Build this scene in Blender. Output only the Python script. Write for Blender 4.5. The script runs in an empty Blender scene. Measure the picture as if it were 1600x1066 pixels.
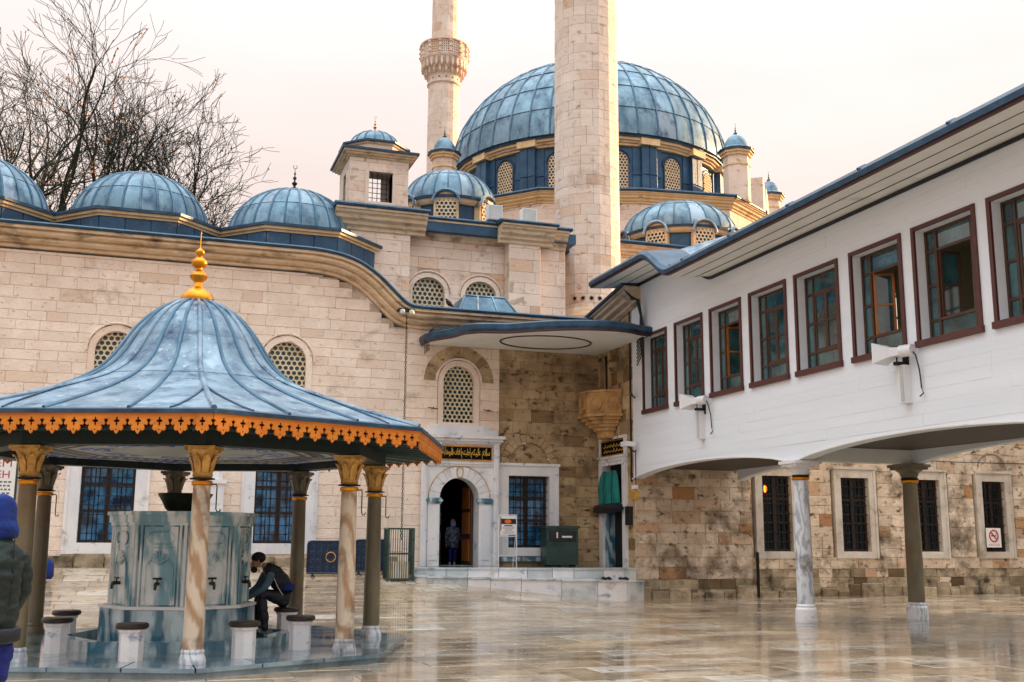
import bpy, math, random
from math import sin, cos, pi, sqrt, radians, atan2
from mathutils import Vector, Matrix
from mathutils.geometry import tessellate_polygon
random.seed(7)
S = bpy.context.scene
COL = S.collection
# ------------------------------------------------------------------ camera
AZ = 0.324                      # the buildings' axes: x along the mosque front, y away from the viewer
cam_d = bpy.data.cameras.new('camera'); cam = bpy.data.objects.new('camera', cam_d); COL.objects.link(cam)
cam_d.sensor_width = 36; cam_d.lens = 1680 / 1600 * 36
cam_d.clip_start = .05; cam_d.clip_end = 3000
CP, CR = 0.181, 0.0059
cam.location = (0, 0, 1.6)
Rm = Matrix.Rotation(-AZ, 3, 'Z') @ Matrix.Rotation(pi/2 + CP, 3, 'X') @ Matrix.Rotation(CR, 3, 'Z')
cam.rotation_euler = Rm.to_euler()
S.camera = cam
# ------------------------------------------------------------------ sky, sun, exposure
SUN_AZ, SUN_EL = radians(81), radians(14)      # azimuth from +y towards +x
W = bpy.data.worlds.new('World'); S.world = W; W.use_nodes = True
wn = W.node_tree; wn.nodes.clear()
def WN(t, **k):
    n = wn.nodes.new(t)
    for a, b in k.items(): setattr(n, a, b)
    return n
wo = WN('ShaderNodeOutputWorld'); bg1 = WN('ShaderNodeBackground'); bg2 = WN('ShaderNodeBackground'); add = WN('ShaderNodeMixShader'); add.inputs[0].default_value = .88   # the cloud layer lets through a little of the clear sky
sky = WN('ShaderNodeTexSky', sky_type='NISHITA'); sky.sun_disc = False
sky.sun_elevation = SUN_EL; sky.sun_rotation = SUN_AZ; sky.dust_density = 3; sky.altitude = 20
wn.links.new(sky.outputs[0], bg1.inputs[0]); bg1.inputs[1].default_value = .05
# thin high cloud: pale, rosy near the horizon, cooler and brighter towards the zenith
tc = WN('ShaderNodeTexCoord'); sx = WN('ShaderNodeSeparateXYZ'); wn.links.new(tc.outputs['Generated'], sx.inputs[0])
ramp = WN('ShaderNodeValToRGB'); wn.links.new(sx.outputs[2], ramp.inputs[0])
e = ramp.color_ramp.elements; e[0].position = 0; e[0].color = (1.0, .76, .68, 1); e[1].position = 1; e[1].color = (.80, .92, 1.0, 1)
m1 = ramp.color_ramp.elements.new(.30); m1.color = (1.0, .84, .77, 1)
m2 = ramp.color_ramp.elements.new(.58); m2.color = (.92, .92, .93, 1)
zz = WN('ShaderNodeMath', operation='POWER'); wn.links.new(sx.outputs[2], zz.inputs[0]); zz.inputs[1].default_value = 3; gain = WN('ShaderNodeMapRange'); wn.links.new(zz.outputs[0], gain.inputs[0])
gain.inputs[1].default_value = 0; gain.inputs[2].default_value = 1; gain.inputs[3].default_value = .50; gain.inputs[4].default_value = 2.3
mp = WN('ShaderNodeMapping'); mp.inputs['Scale'].default_value = (1, 1, 3); wn.links.new(tc.outputs['Generated'], mp.inputs[0])
ns = WN('ShaderNodeTexNoise'); ns.inputs['Scale'].default_value = 1.6; ns.inputs['Detail'].default_value = 5; wn.links.new(mp.outputs[0], ns.inputs[0])
mr = WN('ShaderNodeMapRange'); wn.links.new(ns.outputs[0], mr.inputs[0]); mr.inputs[1].default_value = .3; mr.inputs[2].default_value = .7; mr.inputs[3].default_value = .88; mr.inputs[4].default_value = 1.07
mul = WN('ShaderNodeMath', operation='MULTIPLY'); wn.links.new(gain.outputs[0], mul.inputs[0]); wn.links.new(mr.outputs[0], mul.inputs[1])
wn.links.new(ramp.outputs[0], bg2.inputs[0]); wn.links.new(mul.outputs[0], bg2.inputs[1])
wn.links.new(bg1.outputs[0], add.inputs[1]); wn.links.new(bg2.outputs[0], add.inputs[2]); wn.links.new(add.outputs[0], wo.inputs[0])
sd = bpy.data.lights.new('sun', 'SUN'); sd.energy = 5.0; sd.angle = radians(2); sd.color = (1.0, .60, .28)
so = bpy.data.objects.new('sun', sd); COL.objects.link(so)
sv = Vector((sin(SUN_AZ)*cos(SUN_EL), cos(SUN_AZ)*cos(SUN_EL), sin(SUN_EL)))
so.rotation_euler = sv.to_track_quat('Z', 'Y').to_euler(); so.location = (60, 30, 40)
S.view_settings.view_transform = 'Standard'; S.view_settings.look = 'None'; S.view_settings.gamma = 1
S.view_settings.use_curve_mapping = False
S.view_settings.exposure = 1.0
# ------------------------------------------------------------------ materials
def lin(c):
    return tuple((x/12.92 if x <= .04045 else ((x+.055)/1.055)**2.4) for x in [v/255 for v in c]) + (1,)
def mk(name, c1, c2=None, rough=.7, scale=3.0, stretch=(1,1,1), rnd=.0, rnd2=None, stain=None, st=(.55,.7), st_scale=.8, st_stretch=(1,1,1),
       bump=.0, bscale=25, metal=0, spec=.5, coat=0, rr=None, contrast=(.3,.7), emis=None, detail=6, wave=None, fleck=None):
    m = bpy.data.materials.new(name); m.use_nodes = True; t = m.node_tree; N = t.nodes; L = t.links
    p = N['Principled BSDF']; p.inputs['Roughness'].default_value = rough; p.inputs['Metallic'].default_value = metal
    p.inputs['Specular IOR Level'].default_value = spec; p.inputs['Coat Weight'].default_value = coat; p.inputs['Coat Roughness'].default_value = .06
    geo = N.new('ShaderNodeNewGeometry')
    def noise(sc, stv, det=detail, dist=0):
        q = N.new('ShaderNodeMapping'); q.inputs['Scale'].default_value = stv; L.new(geo.outputs['Position'], q.inputs[0])
        n = N.new('ShaderNodeTexNoise'); n.inputs['Scale'].default_value = sc; n.inputs['Detail'].default_value = det; n.inputs['Distortion'].default_value = dist
        n.inputs['Roughness'].default_value = .62
        L.new(q.outputs[0], n.inputs[0]); return n.outputs[0]
    def rng(s, a, b, lo=0, hi=1):
        n = N.new('ShaderNodeMapRange'); L.new(s, n.inputs[0]); n.inputs[1].default_value = a; n.inputs[2].default_value = b
        n.inputs[3].default_value = lo; n.inputs[4].default_value = hi; return n.outputs[0]
    def mix(f, a, b, bt='MIX'):
        n = N.new('ShaderNodeMix'); n.data_type = 'RGBA'; n.blend_type = bt
        if isinstance(f, float): n.inputs[0].default_value = f
        else: L.new(f, n.inputs[0])
        for s, i in ((a, 6), (b, 7)):
            if isinstance(s, tuple): n.inputs[i].default_value = s
            else: L.new(s, n.inputs[i])
        return n.outputs[2]
    col = c1
    if c2 is not None:
        if wave:
            q = N.new('ShaderNodeMapping'); q.inputs['Scale'].default_value = stretch; q.inputs['Rotation'].default_value = wave[1]; L.new(geo.outputs['Position'], q.inputs[0])
            w = N.new('ShaderNodeTexWave'); w.inputs['Scale'].default_value = scale; w.inputs['Distortion'].default_value = wave[0]; w.inputs['Detail'].default_value = 4; w.inputs['Detail Scale'].default_value = wave[2]
            L.new(q.outputs[0], w.inputs[0]); col = mix(rng(w.outputs[1], *contrast), c1, c2)
        else: col = mix(rng(noise(scale, stretch), *contrast), c1, c2)
    if rnd or rnd2:
        oi = N.new('ShaderNodeObjectInfo'); a = N.new('ShaderNodeMath'); a.operation = 'ADD'
        L.new(oi.outputs['Random'], a.inputs[0]); L.new(geo.outputs['Random Per Island'], a.inputs[1])
        f = N.new('ShaderNodeMath'); f.operation = 'FRACT'; L.new(a.outputs[0], f.inputs[0])
        if rnd2:
            g = N.new('ShaderNodeMath'); g.operation = 'MULTIPLY'; L.new(f.outputs[0], g.inputs[0]); g.inputs[1].default_value = 7.31
            g2 = N.new('ShaderNodeMath'); g2.operation = 'FRACT'; L.new(g.outputs[0], g2.inputs[0])
            col = mix(rng(g2.outputs[0], rnd2[1], 1, 0, 1), col, rnd2[0])
        v = rng(f.outputs[0], 0, 1, 1-rnd, 1+rnd)
        cb = N.new('ShaderNodeHueSaturation'); L.new(v, cb.inputs['Value'])
        if isinstance(col, tuple): cb.inputs['Color'].default_value = col
        else: L.new(col, cb.inputs['Color'])
        col = cb.outputs[0]
    if stain is not None:
        col = mix(rng(noise(st_scale, st_stretch, 8), *st), col, stain)
    if fleck is not None:
        col = mix(rng(noise(fleck[1], (1,1,1.5), 7), fleck[2], fleck[3]), col, fleck[0])
    if isinstance(col, tuple): p.inputs['Base Color'].default_value = col
    else: L.new(col, p.inputs['Base Color'])
    if rr: L.new(rng(noise(rr[0], rr[3] if len(rr) > 3 else (1,1,1), 5), .35, .65, rr[1], rr[2]), p.inputs['Roughness'])
    if bump:
        b = N.new('ShaderNodeBump'); b.inputs['Strength'].default_value = 1; b.inputs['Distance'].default_value = bump
        L.new(noise(bscale, (1,1,1), 5), b.inputs['Height']); L.new(b.outputs[0], p.inputs['Normal'])
    if emis: p.inputs['Emission Color'].default_value = emis[0]; p.inputs['Emission Strength'].default_value = emis[1]
    return m
M = {}
M['stone_pale'] = mk('pale_ashlar', lin((248,230,214)), lin((230,208,188)), .85, 2.2, rnd=.05, rnd2=(lin((226,200,178)), .90), stain=lin((128,102,80)), st=(.60,.84), st_scale=1.1, st_stretch=(1,1,1.6), bump=.02, bscale=14, fleck=(lin((176,142,116)), 6, .59, .74))
M['mortar'] = mk('mortar', lin((212,194,176)), lin((168,146,124)), .95, 3, bump=.008, bscale=30)
M['stone_warm'] = mk('weathered_brown_ashlar', lin((208,182,144)), lin((158,130,92)), .85, 1.2, rnd=.12, rnd2=(lin((128,100,66)), .75), stain=lin((62,48,30)), st=(.50,.70), st_scale=.7, bump=.03, bscale=10, fleck=(lin((84,62,36)), 4, .55, .66))
M['stone_low'] = mk('rough_plinth_stone', lin((196,178,150)), lin((120,104,80)), .9, 2.5, rnd=.18, rnd2=(lin((92,72,48)), .65), stain=lin((58,52,36)), st=(.50,.66), st_scale=1.8, bump=.03, bscale=9)
M['stone_side'] = mk('mixed_ashlar', lin((228,212,192)), lin((196,172,142)), .85, 2.0, rnd=.14, rnd2=(lin((176,128,84)), .78), stain=lin((70,58,44)), st=(.50,.72), st_scale=1.0, bump=.03, bscale=10, fleck=(lin((96,74,52)), 4, .54, .66))
M['stone_far'] = mk('far_ashlar', lin((240,222,206)), lin((222,198,178)), .85, .8, rnd=.06, rnd2=(lin((214,180,150)), .88), stain=lin((140,104,76)), st=(.58,.8), st_scale=.6, bump=.02, bscale=8, fleck=(lin((176,136,106)), 3, .58, .72))
M['cornice'] = mk('weathered_cornice', lin((232,210,180)), lin((204,172,134)), .85, 2.4, (1,1,3), rnd=.05, stain=lin((112,84,58)), st=(.53,.74), st_scale=1.6, st_stretch=(1,1,2.5), bump=.015, bscale=15)
M['cornice_cream'] = mk('cream_cornice', lin((242,214,170)), lin((222,184,132)), .8, 2.0, stain=lin((120,84,48)), st=(.58,.75), st_scale=1.5, bump=.008)
M['screen'] = mk('pierced_plaster', lin((232,220,192)), lin((196,182,150)), .8, 3)
M['screen_pink'] = mk('pierced_plaster_warm', lin((240,216,184)), lin((216,186,150)), .8, 3)
M['lead_roll'] = mk('lead_roll', lin((44,82,108)), lin((84,124,148)), .42, 3, metal=.2)
M['lead'] = mk('lead_sheet', lin((66,102,124)), lin((134,164,180)), .42, 1.6, (1,1,.35), rnd=.20, rnd2=(lin((150,166,180)), .8), stain=lin((34,64,92)), st=(.50,.70), st_scale=1.7, st_stretch=(1,1,.7), bump=.012, bscale=6, metal=.25, rr=(3,.32,.55))
M['lead_roof'] = mk('kiosk_lead', lin((76,106,128)), lin((150,170,184)), .42, 2.2, (1,1,.35), rnd=.12, stain=lin((40,68,98)), st=(.48,.68), st_scale=3.0, fleck=(lin((170,190,200)), 9, .60, .70), bump=.010, bscale=8, metal=.2, rr=(4,.3,.55))
M['lead_dark'] = mk('dark_lead', lin((28,62,92)), lin((50,92,122)), .45, 1.6, rnd=.22, stain=lin((116,132,146)), st=(.62,.80), st_scale=1.8, bump=.010, bscale=8, metal=.2)
M['lead_edge'] = mk('lead_edge', lin((20,44,64)), lin((44,84,112)), .4, 3, bump=.01, bscale=8, metal=.2)
M['gold'] = mk('gilt', lin((232,160,36)), lin((196,112,20)), .28, 5, metal=.75, bump=.004, bscale=20)
M['ochre'] = mk('ochre_stone', lin((206,164,108)), lin((164,120,72)), .75, 2.5, stain=lin((92,74,50)), st=(.54,.72), st_scale=2.5, bump=.01)
M['frame_stone'] = mk('pale_frame_stone', lin((214,206,194)), lin((184,174,160)), .6, 2, rnd=.05, stain=lin((128,116,98)), st=(.55,.78), st_scale=2, bump=.006)
M['wood_dark'] = mk('dark_casement', lin((48,32,26)), lin((30,22,18)), .5, 6)
M['gilt_letter'] = mk('gilt_letter', lin((244,190,70)), None, .5)
M['scroll'] = mk('worn_blue_scrolls', lin((70,104,128)), lin((40,66,90)), .4, 8, metal=.3)
M['gilt_paint'] = mk('gilt_paint', lin((232,182,96)), lin((174,124,58)), .45, 8, metal=.25, stain=lin((84,60,26)), st=(.55,.7), st_scale=6, bump=.01, bscale=30)
M['orange'] = mk('orange_painted_wood', lin((226,138,30)), lin((200,104,18)), .5, 3, (1,1,6), rnd=.07, stain=lin((130,66,14)), st=(.62,.8), st_scale=5, bump=.004, bscale=40)
M['dkgreen'] = mk('dark_green_wood', lin((8,24,24)), lin((16,40,36)), .55, 4, bump=.004)
M['ceil'] = mk('painted_ceiling', lin((206,208,204)), lin((168,176,178)), .6, 1.5, stain=lin((90,120,160)), st=(.66,.70), st_scale=3)
M['ceil_blue'] = mk('blue_arabesque', lin((216,220,222)), lin((20,60,176)), .6, 11, contrast=(.46,.49), detail=3)
M['black'] = mk('black_paint', lin((16,18,22)), None, .5)
M['marble'] = mk('white_marble', lin((234,231,230)), lin((198,204,214)), .35, 1.3, (1,1,.5), rnd=.05, stain=lin((160,148,128)), st=(.58,.82), st_scale=1.9, bump=.006, contrast=(.45,.8), fleck=(lin((150,162,180)), 2.5, .60, .68))
M['marble_blue'] = mk('wet_blue_marble', lin((180,202,208)), lin((58,112,134)), .16, .9, (1,1,.35), rnd=.06, stain=lin((30,66,82)), st=(.48,.72), st_scale=1.8, st_stretch=(1.5,1.5,.4), coat=.3, wave=(12,(0,.6,.5),2.0), contrast=(.3,.85), bump=.003)
M['marble_wet'] = mk('wet_platform_marble', lin((150,172,180)), lin((60,92,108)), .1, 1.6, rnd=.12, coat=.6, stain=lin((40,66,76)), st=(.5,.7), st_scale=1.1, rr=(2,.04,.25))
M['col_orange'] = mk('banded_orange_marble', lin((212,196,174)), lin((172,138,106)), .35, 2.2, (1,1,.35), wave=(9,(.5,.7,.3),1.6), contrast=(.35,.95), stain=lin((92,84,80)), st=(.56,.72), st_scale=2.0, bump=.004)
M['col_grey'] = mk('grey_white_column_marble', lin((216,218,222)), lin((160,168,178)), .4, 2.0, (1,1,.3), wave=(14,(0,.5,.5),2.4), contrast=(.5,1.0), stain=lin((90,76,58)), st=(.56,.72), st_scale=2.0, bump=.004)
M['col_dark'] = mk('shade_dark_column_marble', lin((132,120,92)), lin((84,80,60)), .35, 2.0, (1,1,.4), stain=lin((112,84,52)), st=(.50,.72), st_scale=1.5, bump=.004)
M['white'] = mk('white_painted_boards', lin((238,242,248)), lin((226,232,240)), .55, 1.2, (1,.15,2), stain=lin((198,186,176)), st=(.68,.90), st_scale=1.2, st_stretch=(1,.3,2), bump=.002)
M['soffit'] = mk('cream_soffit', lin((240,240,236)), lin((226,224,216)), .6, 1.5, stain=lin((170,160,136)), st=(.62,.85), st_scale=1)
M['brown'] = mk('maroon_trim', lin((92,46,40)), lin((74,36,32)), .5, 5, bump=.003)
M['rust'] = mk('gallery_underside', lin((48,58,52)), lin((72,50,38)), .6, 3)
M['wood'] = mk('brown_window_wood', lin((82,52,34)), lin((58,36,24)), .45, 6, (1,1,.4), bump=.003)
M['wood_gold'] = mk('varnished_sash', lin((190,116,40)), lin((140,78,26)), .4, 6, (1,1,.4))
M['glass'] = mk('window_glass', lin((30,52,58)), lin((18,34,40)), .04, 1, spec=.9, coat=.6)
M['glass_hall'] = mk('gallery_glass', lin((66,112,116)), lin((30,60,66)), .05, 2.2, (1,.8,.5), spec=.8, coat=.5, contrast=(.35,.6))
M['glass_blue'] = mk('blue_window_glass', lin((70,140,190)), lin((14,44,70)), .08, 2.2, spec=.5, coat=.2, contrast=(.4,.6))
M['glass_deep'] = mk('deep_glass', lin((8,34,42)), lin((4,16,22)), .1, 3, spec=.35)
M['screen_glass'] = mk('screen_glass', lin((26,92,98)), lin((14,50,60)), .12, 2, spec=.7)
M['iron'] = mk('dark_iron', lin((26,28,30)), lin((44,34,26)), .5, 6, metal=.5)
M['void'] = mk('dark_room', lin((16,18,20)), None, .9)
M['floor'] = mk('wet_courtyard_stone', lin((206,182,152)), lin((158,132,106)), .2, .7, rnd=.13, rnd2=(lin((214,200,182)), .75), stain=lin((84,70,54)), st=(.50,.72), st_scale=.8, st_stretch=(.45,1,1), bump=.004, bscale=3, coat=.42, rr=(1.1,.04,.38,(.5,1,1)), fleck=(lin((120,96,76)), 4, .54, .68))
# shade under the white gallery, painted into the paving colour with a ragged edge
def paint_shade(m):
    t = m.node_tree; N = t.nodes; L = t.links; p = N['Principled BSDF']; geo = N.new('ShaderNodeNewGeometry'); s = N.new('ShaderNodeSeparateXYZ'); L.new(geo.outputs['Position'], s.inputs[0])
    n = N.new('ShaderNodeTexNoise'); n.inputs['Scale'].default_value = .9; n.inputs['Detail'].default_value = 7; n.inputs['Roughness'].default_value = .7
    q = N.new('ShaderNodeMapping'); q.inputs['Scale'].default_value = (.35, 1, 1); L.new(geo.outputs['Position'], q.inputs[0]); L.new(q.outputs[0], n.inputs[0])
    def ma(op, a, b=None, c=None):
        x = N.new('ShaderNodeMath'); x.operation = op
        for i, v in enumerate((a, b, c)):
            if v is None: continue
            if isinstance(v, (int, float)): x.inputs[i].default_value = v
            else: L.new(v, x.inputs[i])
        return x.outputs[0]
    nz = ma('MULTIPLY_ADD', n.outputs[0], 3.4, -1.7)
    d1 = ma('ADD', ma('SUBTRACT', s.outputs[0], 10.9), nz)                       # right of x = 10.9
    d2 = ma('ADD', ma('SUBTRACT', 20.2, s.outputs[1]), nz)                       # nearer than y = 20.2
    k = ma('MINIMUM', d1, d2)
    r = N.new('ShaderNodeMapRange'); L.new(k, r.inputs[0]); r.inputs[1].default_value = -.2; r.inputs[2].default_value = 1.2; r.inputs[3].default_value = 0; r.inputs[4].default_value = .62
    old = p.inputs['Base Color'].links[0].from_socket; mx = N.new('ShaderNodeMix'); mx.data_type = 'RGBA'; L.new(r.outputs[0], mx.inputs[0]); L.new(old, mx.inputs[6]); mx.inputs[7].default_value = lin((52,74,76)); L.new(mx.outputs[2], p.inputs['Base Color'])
paint_shade(M['floor'])
M['joint'] = mk('wet_joint', lin((96,80,64)), lin((70,58,46)), .25, 3)
M['floodwhite'] = mk('white_plastic', lin((228,228,230)), None, .4)
M['cable'] = mk('black_cable', lin((22,30,40)), None, .5)
M['teal_cloth'] = mk('teal_cloth', lin((20,140,132)), lin((12,104,104)), .8, 4)
M['metal_green'] = mk('green_grey_steel', lin((64,88,84)), lin((44,66,64)), .35, 2, metal=.5, rr=(3,.25,.5))
M['bronze'] = mk('bronze', lin((58,62,50)), lin((36,40,34)), .4, 6, metal=.6)
M['seatwood'] = mk('dark_wet_wood', lin((62,42,34)), lin((30,24,22)), .4, 8, (1,1,1), bump=.006, bscale=20)
M['bark'] = mk('plane_bark', lin((58,58,42)), lin((30,34,26)), .9, 6)
M['leaf'] = mk('autumn_leaf', lin((150,92,38)), lin((104,100,44)), .7, 1.5, rnd=.3, rnd2=(lin((196,84,26)), .6))
M['skin'] = mk('skin', lin((176,124,96)), None, .5)
M['hood'] = mk('blue_cloth', lin((10,48,130)), lin((6,30,96)), .85, 9, bump=.01, bscale=40)
M['jacket'] = mk('dark_green_jacket', lin((16,36,28)), lin((8,20,18)), .6, 4, bump=.006, bscale=60)
M['trousers'] = mk('blue_trousers', lin((22,40,130)), lin((12,22,84)), .85, 4, bump=.004, bscale=60)
M['vest'] = mk('black_vest', lin((14,18,26)), lin((24,26,38)), .6, 8, bump=.01, bscale=18)
M['sleeve'] = mk('grey_blue_sleeve', lin((84,112,128)), lin((62,86,104)), .85, 8, bump=.008, bscale=30)
M['hair'] = mk('black_hair', lin((10,10,12)), None, .7, bump=.01, bscale=60)
M['marble_carved'] = mk('grey_green_carved_marble', lin((218,224,222)), lin((116,160,172)), .25, .9, (1,1,.3), rnd=.06, stain=lin((90,120,118)), st=(.52,.80), st_scale=1.8, wave=(12,(0,.6,.5),2.0), contrast=(.3,.9), bump=.004)
M['marble_step'] = mk('plain_step_marble', lin((222,222,220)), lin((176,186,190)), .3, 1.2, rnd=.10, stain=lin((96,110,112)), st=(.52,.75), st_scale=2.0, bump=.004)
M['room'] = mk('gallery_room_shade', lin((70,78,74)), None, .8)  # dark colour carries the shade of the dim gallery interior
M['paper'] = mk('white_board', lin((232,230,226)), None, .4)
M['ink_red'] = mk('red_ink', lin((176,48,44)), None, .5)
M['ink_grey'] = mk('grey_ink', lin((92,96,104)), None, .5)
M['ink_blue'] = mk('blue_ink', lin((40,70,140)), None, .5)
M['ink_orange'] = mk('orange_ink', lin((232,110,30)), None, .5)
M['panel_black'] = mk('black_panel', lin((6,16,18)), None, .8, spec=.1)
M['lamp'] = mk('lit_lamp', lin((255,120,30)), None, .5, emis=(lin((255,96,24)), 4))
# ------------------------------------------------------------------ mesh helpers
ORG = {}
def V3(*a): return Vector(a)
class Frame:
    """local (a, d, z): a to the right along the wall, d out of the wall, z up"""
    def __init__(s, o, right, out): s.o = Vector(o); s.r = Vector(right).normalized(); s.n = Vector(out).normalized()
    def __call__(s, a, d, z): return s.o + s.r*a + s.n*d + Vector((0,0,z))
def FV(v): return Frame((0, v, 0), (1,0,0), (0,-1,0))          # wall across the view, facing the viewer
def FU(u): return Frame((u, 0, 0), (0,-1,0), (-1,0,0))         # wall running away, facing left; a = -y
ID = lambda a, d, z: Vector((a, d, z))
class MB:
    def __init__(s, F=None): s.v = []; s.f = []; s.F = F or ID
    def add(s, vs, fs):
        b = len(s.v); s.v += [s.F(*q) for q in vs]; s.f += [tuple(i+b for i in q) for q in fs]; return s
    def box(s, a0, a1, d0, d1, z0, z1):
        return s.add([(a0,d0,z0),(a1,d0,z0),(a1,d1,z0),(a0,d1,z0),(a0,d0,z1),(a1,d0,z1),(a1,d1,z1),(a0,d1,z1)],
                     [(0,3,2,1),(4,5,6,7),(0,1,5,4),(1,2,6,5),(2,3,7,6),(3,0,4,7)])
    def extrude(s, poly, d0, d1, holes=()):
        """poly in the (a, z) plane pushed from d0 to d1"""
        loops = [list(poly)] + [list(h) for h in holes]
        tri = tessellate_polygon([[Vector((p[0], p[1], 0)) for p in l] for l in loops])
        flat = [p for l in loops for p in l]; n = len(flat)
        s.add([(p[0], d0, p[1]) for p in flat] + [(p[0], d1, p[1]) for p in flat],
              [tuple(t) for t in tri] + [tuple(n+i for i in reversed(t)) for t in tri] +
              [q for q in s._sides(loops, n)])
        return s
    def _sides(s, loops, n):
        b = 0
        for l in loops:
            k = len(l)
            for i in range(k): j = (i+1) % k; yield (b+i, b+j, n+b+j, n+b+i)
            b += k
    def slab(s, poly, z0, z1):
        """poly in plan, z0 to z1"""
        tri = tessellate_polygon([[Vector((p[0], p[1], 0)) for p in poly]]); n = len(poly)
        s.add([(p[0], p[1], z0) for p in poly] + [(p[0], p[1], z1) for p in poly],
              [tuple(t) for t in tri] + [tuple(n+i for i in reversed(t)) for t in tri] + [(i, (i+1) % n, n+(i+1) % n, n+i) for i in range(n)])
        return s
    def lathe(s, prof, n=24, c=(0,0), mod=None, a0=0, a1=2*pi, rot=0):
        full = abs(a1-a0-2*pi) < 1e-6; k = n if full else n+1
        vs = []; fs = []
        for j, (r, z) in enumerate(prof):
            for i in range(k):
                t = a0+(a1-a0)*i/n+rot; q = r*(mod(t, z, r) if mod else 1)
                vs.append((c[0]+q*cos(t), c[1]+q*sin(t), z))
        for j in range(len(prof)-1):
            for i in range(n):
                i2 = (i+1) % k
                fs.append((j*k+i, j*k+i2, (j+1)*k+i2, (j+1)*k+i))
        if full:
            fs.append(tuple(reversed(range(k)))); fs.append(tuple((len(prof)-1)*k+i for i in range(k)))
        return s.add(vs, fs)
    def tube(s, pts, r, n=6, caps=True):
        P = [Vector(p) for p in pts]; k = len(P); R = r if isinstance(r, (list, tuple)) else [r]*k
        vs = []; fs = []; up = Vector((0,0,1))
        for i, p in enumerate(P):
            d = (P[min(i+1,k-1)]-P[max(i-1,0)]).normalized()
            x = d.cross(up)
            if x.length < .05: x = d.cross(Vector((0,1,0)))
            x.normalize(); y = x.cross(d)
            for j in range(n):
                t = 2*pi*j/n; q = p+(x*cos(t)+y*sin(t))*R[i]; vs.append(tuple(q))
        for i in range(k-1):
            for j in range(n): fs.append((i*n+j, i*n+(j+1) % n, (i+1)*n+(j+1) % n, (i+1)*n+j))
        if caps: fs.append(tuple(range(n))); fs.append(tuple((k-1)*n+j for j in reversed(range(n))))
        return s.add(vs, fs)
    def cyl(s, c, r, z0, z1, n=12): return s.lathe([(r,z0),(r,z1)], n, c)
    def mesh(s, name, mat, org=Vector((0,0,0)), smooth=False):
        me = bpy.data.meshes.new(name); me.from_pydata([tuple(v-org) for v in s.v], [], s.f)
        me.materials.append(mat if not isinstance(mat, str) else M[mat])
        if smooth:
            me.polygons.foreach_set('use_smooth', [True]*len(me.polygons))
            try: me.set_sharp_from_angle(angle=radians(smooth if smooth is not True else 40))
            except Exception: pass
        me.validate(); me.update()
        import bmesh
        bm = bmesh.new(); bm.from_mesh(me); bmesh.ops.recalc_face_normals(bm, faces=bm.faces); bm.to_mesh(me); bm.free()
        return me
    def build(s, name, mat, parent=None, smooth=False, label=None, kind=None):
        org = ORG[parent.name] if parent else Vector((0,0,0))
        o = bpy.data.objects.new(name, s.mesh(name, mat, org, smooth)); COL.objects.link(o)
        if parent: o.parent = parent
        ORG[o.name] = org
        if label: o['label'] = label
        if kind: o['kind'] = kind
        return o
def tag(o, label, cat, group=None):
    o['label'] = label; o['category'] = cat
    if group: o['group'] = group
    return o
def thing(name, loc, label, cat, group=None):
    o = bpy.data.objects.new(name, None); COL.objects.link(o); o.location = loc; o.empty_display_size = .2
    ORG[o.name] = Vector(loc); return tag(o, label, cat, group)
def one(name, mb, mat, label, cat, loc=(0,0,0), group=None, smooth=False):
    """a thing that is a single mesh"""
    o = bpy.data.objects.new(name, mb.mesh(name, mat, Vector(loc), smooth)); COL.objects.link(o); o.location = loc
    ORG[o.name] = Vector(loc); return tag(o, label, cat, group)
def inst(name, me, parent, loc=(0,0,0), rotz=0, label=None):
    """another object on a shared mesh; loc in world space"""
    o = bpy.data.objects.new(name, me); COL.objects.link(o); o.parent = parent
    o.location = Vector(loc)-ORG[parent.name]; o.rotation_euler = (0,0,rotz); ORG[o.name] = Vector(loc)
    if label: o['label'] = label
    return o
def copy_tree(o, loc=None, label=None, parent=None, rotz=None):
    c = o.copy(); COL.objects.link(c); c.parent = parent
    if loc is not None: c.location = loc
    if rotz is not None: c.rotation_euler = (0,0,rotz)
    if label: c['label'] = label
    ORG[c.name] = Vector(c.location) if parent is None else ORG.get(parent.name, Vector((0,0,0)))
    for ch in list(o.children): copy_tree(ch, None, None, c)
    return c
def arch_pts(c, z0, w, spring, n=14, rise=None):
    """outline of a round-headed opening, anticlockwise from bottom left"""
    rise = rise or w/2
    return [(c-w/2, z0), (c+w/2, z0)] + [(c+w/2*cos(pi*i/n), spring+rise*sin(pi*i/n)) for i in range(n+1)]
# ------------------------------------------------------------------ stonework
BR = random.Random(99)
def block(F, a0, a1, z0, z1, d, depth=.07, ch=.008):
    mb = MB(F); q = [BR.uniform(-.0035, .0035) for _ in range(8)]; A0, A1, Z0, Z1 = a0, a1, z0, z1
    mb.add([(a0+ch+q[0],d+q[1],z0+ch+q[2]),(a1-ch-q[3],d-q[1],z0+ch-q[4]),(a1-ch+q[5],d+q[6]*.6,z1-ch+q[7]),(a0+ch-q[6],d-q[3]*.6,z1-ch-q[0]),
            (a0,d-ch,z0),(a1,d-ch,z0),(a1,d-ch,z1),(a0,d-ch,z1),
            (a0,d-depth,z0),(a1,d-depth,z0),(a1,d-depth,z1),(a0,d-depth,z1)],
           [(0,1,2,3),(4,5,1,0),(5,6,2,1),(6,7,3,2),(7,4,0,3),(8,9,5,4),(9,10,6,5),(10,11,7,6),(11,8,4,7)])
    return mb
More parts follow.
